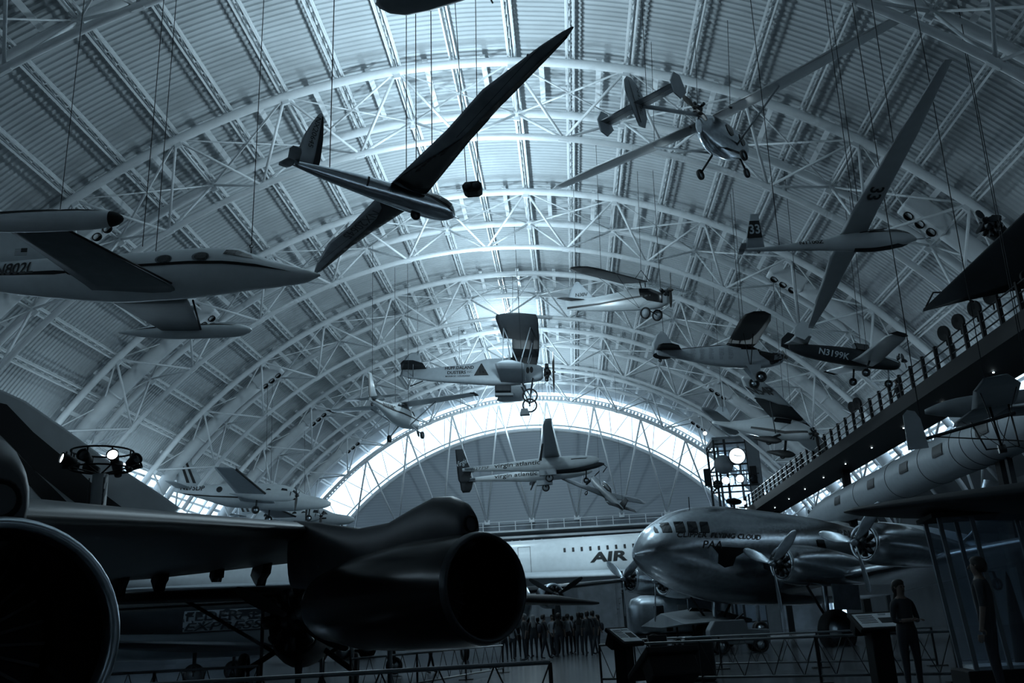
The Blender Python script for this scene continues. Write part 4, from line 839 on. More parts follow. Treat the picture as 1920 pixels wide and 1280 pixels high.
def pod(F, A, r, nm):
    F = Vector(F)-o_; A = Vector(A)-o_; ax = (F-A).normalized(); L = (F-A).length; sd = Z3.cross(ax).normalized()
    n_ = MB().lathe([(-L, r*.62), (-L+.2, r*.72), (-L*.7, r*.95), (-L*.35, r*1.03), (-.5, r*1.02), (-.12, r*.985), (-.02, r*.95), (0, r*.92), (-.03, r*.88), (-.25, r*.83), (-1.0, r*.82), (-1.4, r*.82), (-1.42, .001)], F, ax, 48).build('engine_nacelle', 'blackgloss', J)
    MB().lathe([(-.10, r*.992), (-.02, r*.957), (.006, r*.92), (-.03, r*.875), (-.12, r*.855)], F, ax, 48).build('inlet_lip', 'alu' if nm else 'darkmetal', n_)  # near lip in brighter metal: its rim highlight is put into the colour
    MB().lathe([(-1.3, r*.8), (-1.25, r*.3), (-.9, .001)], F, ax, 24).build('spinner', 'dark', n_)
    mb = MB()
    for i in range(24):
        a = 2*pi*i/24; u = sd*cos(a)+Z3*sin(a); mb.bar(F-ax*1.3+u*r*.25, F-ax*1.3+u*r*.8, .02, .12, ax)
    mb.build('fan_blades', 'darkmetal', n_)
    # compressor fairing on top running back into the pylon
    rings = []
    for t, h, w, zb in ((-.32, .34, .15, .75), (-.42, .46, .19, .7), (-.7, .60, .24, .6), (-1.1, .66, .25, .5), (-1.6, .58, .24, .45), (-2.3, .44, .2, .4), (-3.2, .46, .17, .35), (-4.5, .72, .14, .35), (-5.4, .85, .12, .5)):
        c = F+ax*t; rings.append([c+sd*w*cos(a)+Z3*(r*zb+(r*(1-zb)*.9+h)*(.5+.5*sin(a))) for a in (2*pi*i/20 for i in range(20))])
    p_ = MB().loft(rings).build('pylon', 'shaded', J)
    MB().lathe([(0, .09), (.06, .13), (.10, .11), (.02, .08), (0, .001)], F+ax*-.38+Z3*(r+.12), ax, 18).build('ram_inlet', 'black', p_)
pod((3.02, 12.92, 1.93), (.0, 15.9, 1.90), .77, 0)
pod((1.0, 5.09, 1.40), (-1.75, 8.0, 1.40), .70, 1)
MB().box((1.0-o_.x-2.2, 7.3-o_.y, .75-o_.z), (.25, .25, .9)).build('support_stand', 'dark', J)

# --- fin with dark diagonal bands
J = thing('airliner_tail', 'tall pale tail fin with wide dark diagonal bands at the left edge', 'airplane tail', (-8.5, 22.2, .3)); o_ = J.location.copy()
u_ = Vector((.85, .53, 0)); fo = Vector((-9.15, 21.55, 0))-Vector((o_.x, o_.y, 0))-u_*2.2
f_ = MB().prism([(-1.5, 3.8), (6.6, 3.8), (6.3, 4.35), (5.53, 4.89), (4.19, 5.74), (3.01, 6.58), (2.18, 7.14), (1.63, 7.38), (.6, 7.6), (-1.2, 7.7)], .32, fo, u_, Z3).build('fin', 'white', J, bevel=.06)
for p_ in ([(-1.2, 7.35), (1.3, 7.1), (1.79, 7.0), (2.44, 6.34), (3.21, 5.71), (4.07, 4.93), (5.2, 4.1), (4.2, 4.1), (3.16, 4.91), (2.53, 5.42), (2.01, 5.96), (1.6, 6.35), (-1.2, 6.9)], [(-1.2, 6.5), (1.4, 6.15), (1.77, 6.05), (1.95, 5.99), (2.4, 5.54), (2.98, 5.0), (3.9, 4.1), (3.3, 4.1), (2.51, 4.99), (2.19, 5.28), (1.6, 5.75), (-1.2, 6.0)]):
    decal(f_, p_, fo, u_, Z3, 'ink', [f_], 'diagonal_band')
for q in range(11):
    decal(f_, ell(1.62+.16*cos(q), 6.72+.22*sin(q*.57), .025, .025, 6), fo, u_, Z3, 'inkpale', [f_], 'star', off=.02)
fz = MB().tube([fo+u_*a+Z3*4.0 for a in (-3, -1.5, 2, 6, 7.5)], [.1, .32, .36, .3, .06], 20).build('fuselage', 'white2', J)
for a in (-1, 4): MB().bar(fo+u_*a+Z3*3.7, fo+u_*a, .16, .16, (1, 0, 0)).build('support_post', 'dark', J)

# --- wing tip reaching in from the right edge
J = thing('dark_airplane', 'dark thick wing with rounded tip reaching in from the right edge', 'airplane', (13.2, 13.0, 2.5)); o_ = J.location.copy()
MB().loft([wring(a, b, t) for a, b, t in (((14.5, 9.2, 2.35), (15.2, 12.4, 2.15), .55), ((9.95, 11.64, 2.66), (10.8, 14.0, 2.5), .36), ((8.75, 13.5, 2.77), (9.4, 14.9, 2.72), .22), ((8.42, 14.1, 2.80), (8.7, 14.75, 2.78), .12), ((8.33, 14.32, 2.81), (8.4, 14.5, 2.81), .03))]).build('wing', 'dark', J)
MB().tube([(1.5+a, -.5+b, c-1.1) for a, b, c in ((3.6, -4, 1), (2.6, -2, 1), (1.2, 2, 1.1), (-.2, 6, 1.5))], [.3, .85, .8, .2], 20).build('fuselage', 'dark', J)
wheel(J, (1.6, -1.5, -1.80), .4, .2); strut(J, (1.6, -1.3, -.6), (1.6, -1.5, -1.8), .08, 'dark', 'gear_leg')

# --- long pale cylindrical hull under the walkway
J = thing('rocket_body', 'long pale cylindrical hull with seams and dark vents below the walkway at right', 'rocket', (22.5, 48, 8.3))
hull = MB().lathe([(-17, .001), (-17, .9), (-15, 1.05), (17, 1.05), (21, .8), (25, .25), (26.5, .01)], (0, 0, 0), Y3, 32).build('hull', 'white2', J)
mb = [MB().lathe([(y, 1.055), (y+.02, 1.075), (y+.06, 1.055)], (0, 0, 0), Y3, 32).build('seam_ring', 'dark', J) for y in (-11, -8.5, -7.2, -6, -2, 3, 9)]
for y in (-9.5, -4.6, 0, 5.5, 12.5): decal(J, [(-.6, -.22), (.6, -.22), (.6, .22), (-.6, .22)], (-2, y, -.35), -Y3, Vector((-.5, 0, 1)).normalized(), 'ink', [hull], 'vent', off=.05, step=.12)
for y in (-9, 9): MB().tube([(-.9, y, 0), (0, y, -1.1), (.9, y, 0)], .06, 6).build('cradle', 'dark', J); MB().bar((0, y, -1.1), (0, y, -8.0), .22, .22, (1, 0, 0)).build('support_post', 'dark', J)

# --- wire braced glider hanging below the walkway
J = plane('hang_glider', 'wire braced light glider with rounded rudder hanging below the walkway', 'glider', (-15, 4, 0), (15.9, 27.1, 6.0))
MB().prism([(-1.55, -.1), (-.98, -.12), (-1.0, .75), (-1.1, 1.0), (-1.3, 1.08), (-1.45, .95)], .06, (-.1, 0, .1)).build('rudder', 'white2', J)
strut(J, (-1.1, 0, .25), (1.4, 0, .55), .05, 'dark', 'boom'); strut(J, (-1.0, 0, .3), (1.5, 0, -.3), .02, 'ink', 'brace_tube')
wings(J, [(0, 1.5, .3, .85, .08), (2.2, 1.3, .1, .95, .07), (3.4, .8, .2, 1.0, .03)], 'white2')
for s_ in (-1, 1):
    for a in (.3, 1.2): MB().tube([(a, s_*2.0, .9), (.8, 0, -.35)], .014, 4).build('flying_wire', 'ink', J)
strut(J, (.8, 0, -.35), (.8, 0, .85), .035, 'ink', 'king_post'); MB().tube([(1.3, 0, .9), (1.25, 0, -.4), (.4, 0, -.35), (.2, 0, .5)], .03, 6).build('control_frame', 'ink', J); MB().lathe([(-.1, .12), (.1, .12)], (.8, 0, -.4), X3, 14, True).build('keel_wheel', 'ink', J)
hang(J, (.8, 0, .95), (-1.1, 0, .9))
J = plane('jet_fighter', 'small grey swept wing jet hanging right of the rounded rudder', 'airplane', (160, 3, -8), (19.4, 30.0, 7.6))
fuselage(J, [(3.2, .05, -.1, .04), (2.2, .35, -.3, .3), (0, .45, -.4, .4), (-2.2, .3, -.25, .3)], 'grey'); wings(J, [(.2, 1.0, -1.3, -.1, .16), (2.6, -1.0, -1.9, -.1, .06)], 'white2'); fin(J, [(.2, -.8, -2.2, .1), (1.4, -1.9, -2.6, .04)], 'grey'); hang(J, (0, .3, .4), (0, -.3, .4))
J = plane('propeller_airplane', 'propeller airplane partly hidden behind the black jet pod, one engine and blade showing', 'airplane', (-70, 0, 0), (1.4, 42.5, 2.7))
fz = fuselage(J, [(1.2, .5, -.6, .3), (0, 1, -1.2, .9), (-5, .9, -1.0, .8), (-9, .6, .2, .1)], 'alu'); wings(J, [(.5, -.5, -3, .4, .4), (8, -1, -2.4, .9, .15)], 'darkmetal')
for s_ in (-1, 1):
    MB().lathe([(-1.9, .2), (-.9, .52), (0, .56), (.2, .48), (.18, .40), (-.1, .3)], (.5, s_*2.1-.3, .15), X3, 26, True).build('engine_nacelle', 'alu', J); radial(J, (.75, s_*2.1-.3, .15), .4, 9); propeller(J, (1.1, s_*2.1-.3, .15), 1.45, 3, pi, .12, 'dark')
    strut(J, (-.4, s_*2.1, -.3), (-.4, s_*2.1, -1.9), .07, 'dark', 'gear_leg'); wheel(J, (-.4, s_*2.1, -1.95), .45, .25)

# ================================================================ walkway, towers
J = thing('elevated_walkway', 'black elevated visitor walkway with railing climbing along the right side', 'walkway', (21.9, 55, .3)); Y0, Y1 = -12, 86
MB().box((0, (Y0+Y1)/2-55, 10.5), (2.8, Y1-Y0, .5)).build('deck', 'black', J)
mb = MB()
for sx in (-1.4, 1.4): mb.box((sx, (Y0+Y1)/2-55, 10.55), (.16, Y1-Y0, .65))
mb.build('edge_beam', 'black', J)
for sx in (-1.4, 1.4):
    mb = MB()
    for z in (11.15, 11.5, 11.85): mb.tube([(sx, Y0-55, z), (sx, Y1-55, z)], .035, 6)
    mb.build('handrail', 'dark', J)
y = Y0
while y <= Y1:
    MB().bar((-1.4, y-55, 10.7), (-1.4, y-55, 11.95), .14, .14, (1, 0, 0)).build('rail_post', 'black', J); y += 1.55 if y > 30 else 3.1
for y in (5, 40, 62, 84): MB().bar((.8, y-55, 0), (.8, y-55, 10.3), .45, .45, (1, 0, 0)).build('column', 'black', J)
for i in range(10): MB().box((0, 32+i*5.4-55, 10.2), (.06, .06, .03)).build('downlight', 'lit', J)
wsn = ['lowest', 'second', 'third', 'fourth']
for i, y in enumerate((37.88, 36.35, 34.77, 33.34, 50.35, 51.3)):
    t = thing('floodlight', 'round black floodlight on the walkway rail, '+('leftmost of the right edge row', 'second from left in the right edge row', 'third from left in the right edge row', 'cut by the right edge', 'right one of the pair at mid rail', 'left one of the pair at mid rail')[i], 'floodlight', (20.5, y, 12.2), group='floodlights on the walkway rail')
    MB().lathe([(-.1, .001), (-.1, .22), (.0, .32), (.1, .33), (.1, .29), (.05, .001)], (0, 0, .25), (-.9, -.3, -.2), 20).build('lamp_head', 'black', t); strut(t, (0, 0, -.3), (0, 0, .1), .03, 'black', 'bracket')
# elevator tower with clock
J = thing('elevator_tower', 'glazed steel elevator tower carrying a round white clock', 'tower', (20.2, 88, .3))
mb = MB()
for x in (-2, -1.0, 1.0, 2):
    for y in (-2, 2): mb.bar((x, y, 0), (x, y, 17.4), .2, .2, (1, 0, 0))
for z in range(1, 18, 2):
    for y in (-2, 2): mb.bar((-2, y, z), (2, y, z), .12, .14)
    for x in (-2, 2): mb.bar((x, -2, z), (x, 2, z), .12, .14)
mb.build('frame', 'dark', J)
for i, (a, w) in enumerate(((-1.5, 1.0), (.0, 2.0), (1.5, 1.0))): MB().box((a, -1.95, 8.7), (w-.15, .04, 17)).build('glass_panel', 'glass', J)
MB().box((1.5, -2.1, 8.7), (1.1, .12, 17.4)).build('side_panel', 'grey', J); MB().box((0, 0, 17.5), (4.2, 4.2, .25)).build('roof_slab', 'grey', J); MB().box((-.3, .5, 6), (1.8, 1.8, 2.6)).build('elevator_car', 'grey', J, bevel=.1)
t = thing('wall_clock', 'round white clock face on the elevator tower', 'clock', (20.2, 85.7, 16.0))
MB().lathe([(-.15, .001), (-.15, .78), (.1, .80), (.1, .72)], (0, 0, 0), (0, -1, 0), 32).build('case', 'dark', t); MB().lathe([(.05, .74), (.06, .001)], (0, 0, 0), (0, -1, 0), 32).build('clock_face', 'clock', t)
mb = MB().bar((0, -.1, 0), (.48, -.1, -.06), .04, .02, (0, 1, 0)); mb.build('minute_hand', 'ink', t); MB().bar((0, -.1, 0), (-.3, -.1, .1), .06, .02, (0, 1, 0)).build('hour_hand', 'ink', t)
mb = MB()
for i in range(12): a = i*pi/6; mb.bar((.6*cos(a), -.09, .6*sin(a)), (.68*cos(a), -.09, .68*sin(a)), .03, .01, (0, 1, 0))
mb.build('hour_marks', 'ink', t); MB().box((0, .9, 0), (.2, 1.7, .2)).build('bracket', 'dark', t)
t = thing('sign_disc', 'dim round disc on the elevator tower behind the clock', 'sign', (18.9, 85.8, 15.3)); MB().lathe([(-.06, .001), (-.06, .9), (.06, .9), (.06, .001)], (0, 0, 0), (0, -1, 0), 28).build('disc', 'grey', t); MB().box((.4, .6, 0), (.15, 1.2, .15)).build('bracket', 'dark', t)
def spot(loc, aim, label, s=1.0, on=True, group=None, power=0, tower=None):
    t = thing('spotlight', label, 'spotlight', loc, group=group); ax = Vector(aim).normalized()
    MB().lathe([(-.28*s, .001), (-.28*s, .10*s), (-.05*s, .14*s), (.14*s, .17*s), (.14*s, .14*s)], (0, 0, 0), ax, 16).build('housing', 'black', t)
    MB().lathe([(.10*s, .14*s), (.12*s, .001)], (0, 0, 0), ax, 16).build('lens', 'lit' if on else 'glassdark', t); MB().tube([(0, 0, 0), (0, 0, .22*s)], .02, 5).build('yoke', 'black', t)
    if power: lamp('spotlight_beam', 'SPOT', Vector(loc)+ax*.3*s, power, TINT, .1, aim, 70)
for i, (x, z, on) in enumerate(((18.9, 13.8, True), (20.2, 13.9, True), (18.1, 13.5, False), (21.4, 13.9, False), (17.5, 18.3, True), (20.3, 11.7, True), (20.4, 11.0, True))):
    spot((x, 85.6, z), (-.2, -1, -.2), ('left of the two bright', 'right of the two bright', 'dark left', 'dark right', 'small lit top left corner', 'upper small lit', 'lower small lit')[i]+' spotlight on the elevator tower', 2.4 if i < 4 else 1.2, on, 'elevator tower spotlights')
J = thing('lighting_bar', 'dark horizontal pipe rack for spotlights on the elevator tower', 'lighting bar', (19.8, 85.7, 13.8))
for z in (-.5, .5): MB().tube([(-2.6, 0, z), (2.2, 0, z)], .06, 6).build('pipe', 'dark', J)
for x in (-2, 0, 2): MB().bar((x, 0, -.6), (x, .5, .6), .08, .08).build('clamp', 'dark', J)
for x in (-2.5, 1.7): MB().box((x, .1, .4), (.6, .4, 1.6)).build('speaker_box', 'black', J, bevel=.04)
# ring of spotlights on a post at left
LX, LY = -6.29, 20.06
J = thing('lighting_tower', 'grey lattice post carrying a double ring of spotlights before the striped fin', 'lighting tower', (LX, LY, F0))
MB().tube([(0, 0, 0), (0, 0, 4.9)], .17, 20).build('post', 'grey', J)
mb = MB()
for s_ in (-1, 1):
    for i in range(16): mb.tube([(s_*.16, -.15, i*.28+.2), (s_*.19, -.15, i*.28+.34)], .012, 4)
for s_ in (-1, 1): mb.tube([(s_*.17, -.15, 0), (s_*.17, -.15, 4.8)], .014, 5)
mb.build('ladder', 'dark', J)
for z in (5.02, 5.42): MB().tube([(.66*cos(a), .66*sin(a), z) for a in (2*pi*i/32 for i in range(33))], .022, 6).build('ring', 'black', J)
for i in range(8): a = 2*pi*i/8; MB().tube([(0, 0, 4.9), (.66*cos(a), .66*sin(a), 5.02), (.66*cos(a), .66*sin(a), 5.42)], .02, 5).build('spoke', 'black', J)
where = ('far right', 'right rear', 'rear', 'left rear', 'far left', 'left front', 'front', 'right front')
for i in range(8):
    a = 2*pi*i/8; on = i in (4, 5, 2, 7)
    spot((LX+.76*cos(a), LY+.76*sin(a), F0+5.18), (cos(a)*.8-(.3 if on else 0), sin(a)*.8-.5, .25 if i != 2 else 1), '%s spotlight on the ring before the striped fin' % where[i], .8, on, 'ring of spotlights')
lamp('ring_beam', 'SPOT', (LX-.3, LY+.9, F0+5.8), 6000, TINT, .1, (-22.2, 42.5, 7.7), 15)
lamp('ring_beam', 'SPOT', (LX, LY+.9, F0+5.8), 6000*.7, TINT, .1, (-21.9, 49.5, 7.6), 12)

for p, q, w, s in (((20.1, 50.35, 12.4), (8, 61, 6.5), 5000, 40), ((20.1, 51.3, 12.4), (-2, 61, 6.5), 6000, 34), ((LX+.9, LY+1.6, 4.4), (-7, 54, 4.8), 4500, 30), ((20.2, 85.0, 13.9), (16, 62, 6), 2500, 60)):
    lamp('floodlight_beam', 'SPOT', p, w*1.3, TINT, .12, Vector(q)-Vector(p), s)

# ================================================================ people
def skinned(name, chains, m, parent=None, sub=1):
    """one continuous body grown from a skeleton: chains of (point, radius); the first point of a later chain joins an existing point"""
    vs = []; rs = []; es = []; key = {}
    for ch in chains:
        prev = None
        for p, r in ch:
            k = tuple(round(q, 4) for q in p)
            if k not in key: key[k] = len(vs); vs.append(p); rs.append(r)
            if prev is not None and prev != key[k]: es.append((prev, key[k]))
            prev = key[k]
    me = bpy.data.meshes.new(name); me.from_pydata(vs, es, []); o = bpy.data.objects.new(name, me); COL.objects.link(o)
    md = o.modifiers.new('skin', 'SKIN'); md.use_smooth_shade = True
    sv = me.skin_vertices[0].data
    for i, r in enumerate(rs): sv[i].radius = (r, r) if not isinstance(r, tuple) else r
    sv[0].use_root = True
    s = o.modifiers.new('subdiv', 'SUBSURF'); s.levels = s.render_levels = sub
    bpy.context.view_layer.update(); dg = bpy.context.evaluated_depsgraph_get()
    m2 = bpy.data.meshes.new_from_object(o.evaluated_get(dg)); bpy.data.objects.remove(o); bpy.data.meshes.remove(me)
    m2.materials.clear()
    for q in (m if isinstance(m, list) else [m]): m2.materials.append(M[q])
    for p in m2.polygons: p.use_smooth = True
    o = bpy.data.objects.new(name, m2); COL.objects.link(o); o.parent = parent; return o
M['skin'] = mat('skin', (.16, .12, .10), .55); M['shirtlight'] = mat('light shirt', (.24, .27, .30), .85); M['shirtdark'] = mat('dark shirt', (.03, .035, .04), .9)
M['jeans'] = mat('dark trousers', (.025, .03, .038), .9); M['hair'] = mat('dark hair', (.010, .009, .008), .6); M['hairgrey'] = mat('grey hair', (.2, .21, .22), .7)
def person(h, label, loc, rz, pose='stand', top='shirtdark', leg='jeans', long_hair=False, bag=False, detail=False, hair='hair'):
    """facing local +x; y is the left side"""
    s = h/1.75; t = thing('person', label, 'person', loc, rz, None)
    P = lambda x, y, z: (x*s, y*s, z*s)
    st = {'stand': (0, 0), 'walk': (.22, -.2), 'lean': (.05, -.05)}[pose if pose in ('stand', 'walk', 'lean') else 'stand']
    pel = (P(0, 0, .95), .13*s)
    ch = [[pel, (P(0, 0, 1.12), .125*s), (P(.0, 0, 1.3), .145*s), (P(0, 0, 1.42), .11*s), (P(.0, 0, 1.50), .055*s), (P(.015, 0, 1.57), .06*s), (P(.02, 0, 1.64), .082*s), (P(.015, 0, 1.71), .06*s)]]
    hands = []
    for sd, dx in ((1, st[0]), (-1, st[1])):
        ch.append([pel, (P(.0, sd*.1, .88), .095*s), (P(dx*.5+.01, sd*.11, .52), .062*s), (P(dx-.02, sd*.11, .12), .04*s), (P(dx, sd*.11, .05), .04*s), (P(dx+.16, sd*.13, .03), .03*s)])
        arm = {'phone': [(.02, sd*.23, 1.16), (.22, sd*.1, 1.18)], 'cross': [(.03, sd*.23, 1.12), (.22, sd*.02, 1.14)], 'photo': [(.10, sd*.25, 1.25), (.26, sd*.08, 1.5)], 'walk': [(-dx*.4, sd*.24, 1.12), (-dx*.9+.06, sd*.23, .9)]}.get(pose, [(-.01, sd*.24, 1.12), (.05, sd*.24, .87)])
        e_, w_ = arm; ch.append([(P(0, 0, 1.42), .11*s), (P(-.0, sd*.17, 1.40), .06*s), (P(*e_), .042*s), (P(*w_), .03*s)])
        d = Vector(w_)-Vector(e_); d.normalize(); pm = Vector(w_)+d*.07; ch[-1].append((P(*pm), .034*s))
        if detail:
            q = d.cross(Vector((0, 0, 1))).normalized() if abs(d.z) < .9 else Vector((1, 0, 0))
            for f_, ln in ((-.03, .065), (-.01, .08), (.01, .075), (.03, .06)):
                a1 = pm+q*f_+d*.03; a2 = a1+d*ln*.5+Vector((0, 0, -.012)); a3 = a2+d*ln*.4+Vector((0, 0, -.02))
                hands.append([a1, a2, a3])
            hands.append([pm-q*.03-d*.03, pm-q*.06, pm-q*.062+d*.03])
    b = skinned('body', ch, [top, leg, 'skin'], t)
    for p in b.data.polygons:
        z = p.center.z/s; r_ = sqrt(p.center.y**2)/s
        if z > 1.47: p.material_index = 2
        elif z < .98: p.material_index = 1
        far = max(abs(p.center.y), 0)/s
        if p.center.x/s > .12 and 1.0 < z < 1.6 and pose in ('phone', 'cross', 'photo'): p.material_index = 2
        if pose in ('stand', 'walk', 'lean') and far > .19 and z < 1.12: p.material_index = 2
    if detail:
        for f_ in hands: MB().tube([Vector(q)*s for q in f_], [.011*s, .009*s, .007*s], 6).build('finger', 'skin', b)
        for sy in (-1, 1): MB().lathe([(0, .012*s), (.006*s, .001)], P(.093, sy*.03, 1.65), X3, 8).build('eye', 'ink', b); MB().tube([P(.01, sy*.078, 1.62), P(.0, sy*.088, 1.66)], .012*s, 6).build('ear', 'skin', b)
        MB().tube([P(.09, 0, 1.655), P(.115, 0, 1.62), P(.09, 0, 1.61)], [.006*s, .013*s, .008*s], 6).build('nose', 'skin', b); MB().tube([P(.085, -.025, 1.585), P(.096, 0, 1.583), P(.085, .025, 1.585)], .006*s, 6).build('mouth', 'ink', b)
    mb = MB(); rings = []
    for z, rx, ry, ox in ((1.775, .01, .01, -.01), (1.765, .06, .06, -.01), (1.73, .095, .09, -.015), (1.67, .10, .098, -.03), (1.60, .075, .09, -.05), (1.56, .05, .07, -.055)) + (((1.45, .05, .10, -.075), (1.3, .04, .10, -.09), (1.2, .02, .06, -.09)) if long_hair else ()):
        rings.append([P(ox+rx*cos(a), ry*sin(a), z) for a in (2*pi*i/14 for i in range(14))])
    mb.loft(rings).build('hair', hair, t)
    if bag: MB().loft([[P(-.2+x*cos(a), y*sin(a), z) for a in (2*pi*i/12 for i in range(12))] for z, x, y in ((1.02, .03, .08), (1.05, .09, .14), (1.3, .09, .14), (1.38, .04, .09))]).build('backpack', 'bluefab', t)
    return t
crowd = [(1.29, 38.9, 1.45, 100, 'stand', 0, 'short person in a light shirt at the left end of the crowd'), (1.53, 39.9, 1.5, 80, 'walk', 1, 'person with a light top behind the leftmost of the crowd'),
 (1.57, 42.9, 1.72, 95, 'stand', 1, 'person with a pale shirt half hidden by the black jet pod'), (2.17, 37.9, 1.74, 200, 'stand', 0, 'person in dark clothes with light cap hair beside the propeller hub'),
 (2.05, 43.9, 1.7, 60, 'photo', 0, 'person raising a camera behind the left end of the crowd'), (2.38, 41, 1.73, 110, 'stand', 2, 'grey haired person standing under the propeller blade'),
 (2.4, 46, 1.7, 90, 'stand', 0, 'person in dark far behind the grey haired one'), (2.91, 39, 1.7, 20, 'walk', 0, 'person in a dark coat walking right, alone in a gap of the crowd'),
 (3.19, 42, 1.72, 250, 'stand', 1, 'person in a light top left of the middle of the crowd'), (3.5, 40, 1.74, 80, 'stand', 0, 'person with folded elbows in the middle of the crowd'),
 (3.65, 46, 1.68, 100, 'stand', 0, 'small distant person in the middle of the crowd'), (3.85, 44, 1.76, 70, 'stand', 1, 'tall person with a light shirt right of the middle'),
 (4.01, 47, 1.72, 120, 'stand', 0, 'distant person just right of the tall light shirt'), (4.33, 41, 1.75, 90, 'stand', 0, 'person in dark, left of the dense group at right'),
 (4.52, 45, 1.78, 60, 'photo', 0, 'tall person holding up a camera in the dense group'), (4.67, 39, 1.74, 100, 'stand', 0, 'front person of the dense group at right'),
 (4.97, 42, 1.8, 40, 'walk', 0, 'tallest person at the right end of the dense group'), (5.2, 44, 1.66, 190, 'lean', 0, 'last person at the right end of the crowd'),
 (-.3, 29.5, 1.2, 30, 'walk', 1, 'child in light shirt near the low fence under the pod')]
for i, (x, y, h, rz, po, kind, lb) in enumerate(crowd):
    o = person(h, lb, (x, y, F0), math.radians(rz), po, ('shirtdark', 'shirtlight', 'shirtdark')[kind], 'jeans', i % 4 == 1, i % 5 == 2, False, 'hairgrey' if kind == 2 or i == 3 else 'hair'); o['group'] = 'crowd of visitors under the white airliner'
for i, (y, h, po, lb) in enumerate(((45.5, 1.7, 'walk', 'person in dark on the walkway below the floodlight pair'), (60, 1.7, 'stand', 'person leaning at the walkway rail, nearest of the far group'), (62.5, 1.75, 'photo', 'person with raised arms on the walkway'), (66, 1.7, 'walk', 'person walking on the far half of the walkway'), (69, 1.72, 'stand', 'person standing on the walkway right of the tower'), (72, 1.65, 'stand', 'farthest person on the walkway, beside the tower'), (38.5, 1.7, 'cross', 'person on the walkway right of the dark low wing plane'))):
    o = person(h, lb, (20.95, y, 10.75), math.radians(180+i*25), po, 'shirtdark'); o['group'] = 'visitors on the elevated walkway'
person(1.42, 'young woman with long dark hair and folded arms standing left of the display case', (8.43, 12.75, F0), math.radians(-70), 'cross', 'shirtdark', 'jeans', True, False, True)
person(1.62, 'man in black with short hair seen before the display case', (9.2, 12.1, F0), math.radians(150), 'stand', 'shirtdark', 'jeans', False, False, True, 'hair')
person(1.45, 'person in light shirt standing below the left end of the black jet pod', (-1.5, 19.5, F0), math.radians(30), 'stand', 'shirtlight', 'jeans')
# ================================================================ things on the floor
def kiosk(loc, rz, label, w=.9, h=1.0, panel=True):
    t = thing('information_kiosk', label, 'kiosk', loc, rz, 'information kiosks')
    MB().box((0, .05, h*.42), (w*.42, .3, h*.84)).build('pedestal', 'black', t, bevel=.02)
    rt = Matrix.Rotation(math.radians(28), 3, 'X')
    hd = MB().box((0, 0, h*.92), (w, .55, .07), rt).box((0, .16, h*.86), (w*.9, .2, .22), rt).build('sloped_top', 'black', t, bevel=.02)
    if panel:
        MB().box(Vector((0, 0, h*.92))+rt @ Vector((0, -.02, .04)), (w*.86, .42, .012), rt).build('printed_panel', 'panel', hd)
        for i in range(6): MB().box(Vector((0, 0, h*.92))+rt @ Vector((-w*.2, .13-i*.045, .048)), (w*.36, .012, .004), rt).build('text_line', 'ink', hd)
        MB().box(Vector((0, 0, h*.92))+rt @ Vector((w*.2, -.04, .048)), (w*.3, .16, .004), rt).build('picture', 'dark', hd); MB().box(Vector((0, 0, h*.92))+rt @ Vector((w*.2, .15, .048)), (.12, .03, .02), rt).build('clip', 'inkpale', hd)
kiosk((4.95, 9.0, F0), math.radians(200), 'large black kiosk seen from behind at the bottom middle', .52, .74, False)
kiosk((4.95, 15.6, F0), math.radians(35), 'black kiosk with small lit panel right of the crowd', .42, .95)
kiosk((8.85, 15.3, F0), math.radians(6), 'kiosk with a white printed panel before the airliner wheel', .72, .98)
kiosk((7.05, 5.75, F0), math.radians(-32), 'kiosk with a big pale panel at the lower right corner', .5, .98)
def rail(p, q, label, h=.72, n=8, lattice=True):
    p = Vector((*p, F0)); q = Vector((*q, F0)); t = thing('barrier_rail', label, 'barrier', (p+q)/2, group='floor barriers'); o_ = t.location
    for z in (h, .12): MB().tube([p-o_+Z3*z, q-o_+Z3*z], .022, 8).build('tube_rail', 'grey', t)
    for i in range(4): a = p.lerp(q, i/3)-o_; MB().bar(a, a+Z3*h, .04, .04, (1, 0, 0)).build('post', 'dark', t); MB().box(a+Z3*.01, (.35, .2, .02)).build('foot', 'dark', t)
    if lattice:
        mb = MB()
        for i in range(n*3):
            a = p.lerp(q, i/(n*3))-o_; b = p.lerp(q, (i+1)/(n*3))-o_; z0, z1 = (.12, h) if i % 2 else (h, .12); mb.tube([a+Z3*z0, b+Z3*z1], .008, 4)
        mb.build('wire_lattice', 'dark', t)
rail((-2.6, 8.3), (3.9, 9.6), 'barrier rail crossing the bottom edge under the jet pod'); rail((4.6, 18.4), (9.8, 14.9), 'barrier rail in front of the polished airliner wheels')
rail((.1, 17.3), (2.1, 27.0), 'lattice barrier running back toward the crowd'); rail((5.6, 24.2), (11.2, 19.6), 'far barrier rail between kiosk and airliner')
rail((-5.5, 14.2), (-.9, 15.2), 'barrier rail low at left before the dark wing')
t = thing('display_case', 'tall leaning glass display case with pale corner posts at lower right', 'display case', (10.1, 13.6, F0), math.radians(-8))
MB().box((0, 0, .12), (1.5, 1.0, .24)).build('base', 'black', t, bevel=.02); MB().box((0, 0, .26), (1.2, .8, .05)).build('base_plate', 'panel', t)
for x in (-.62, -.2, .62):
    for y in (-.42, .42): MB().bar((x, y, .24), (x-.12, y, 2.25), .055, .055, (1, 0, 0)).build('post', 'grey', t)
for y in (-.44, .44): MB().prism([(-.66, .24), (.66, .24), (.54, 2.25), (-.78, 2.25)], .012, (0, y, 0)).build('glass_pane', 'glass', t)
MB().box((-.12, 0, 2.28), (1.45, 1.0, .06)).build('top', 'black', t); mb = MB().lathe([(0, .12), (.5, .1), (1.1, .03), (1.2, .001)], (.1, 0, .3), Z3, 14).build('exhibit', 'dark', t)
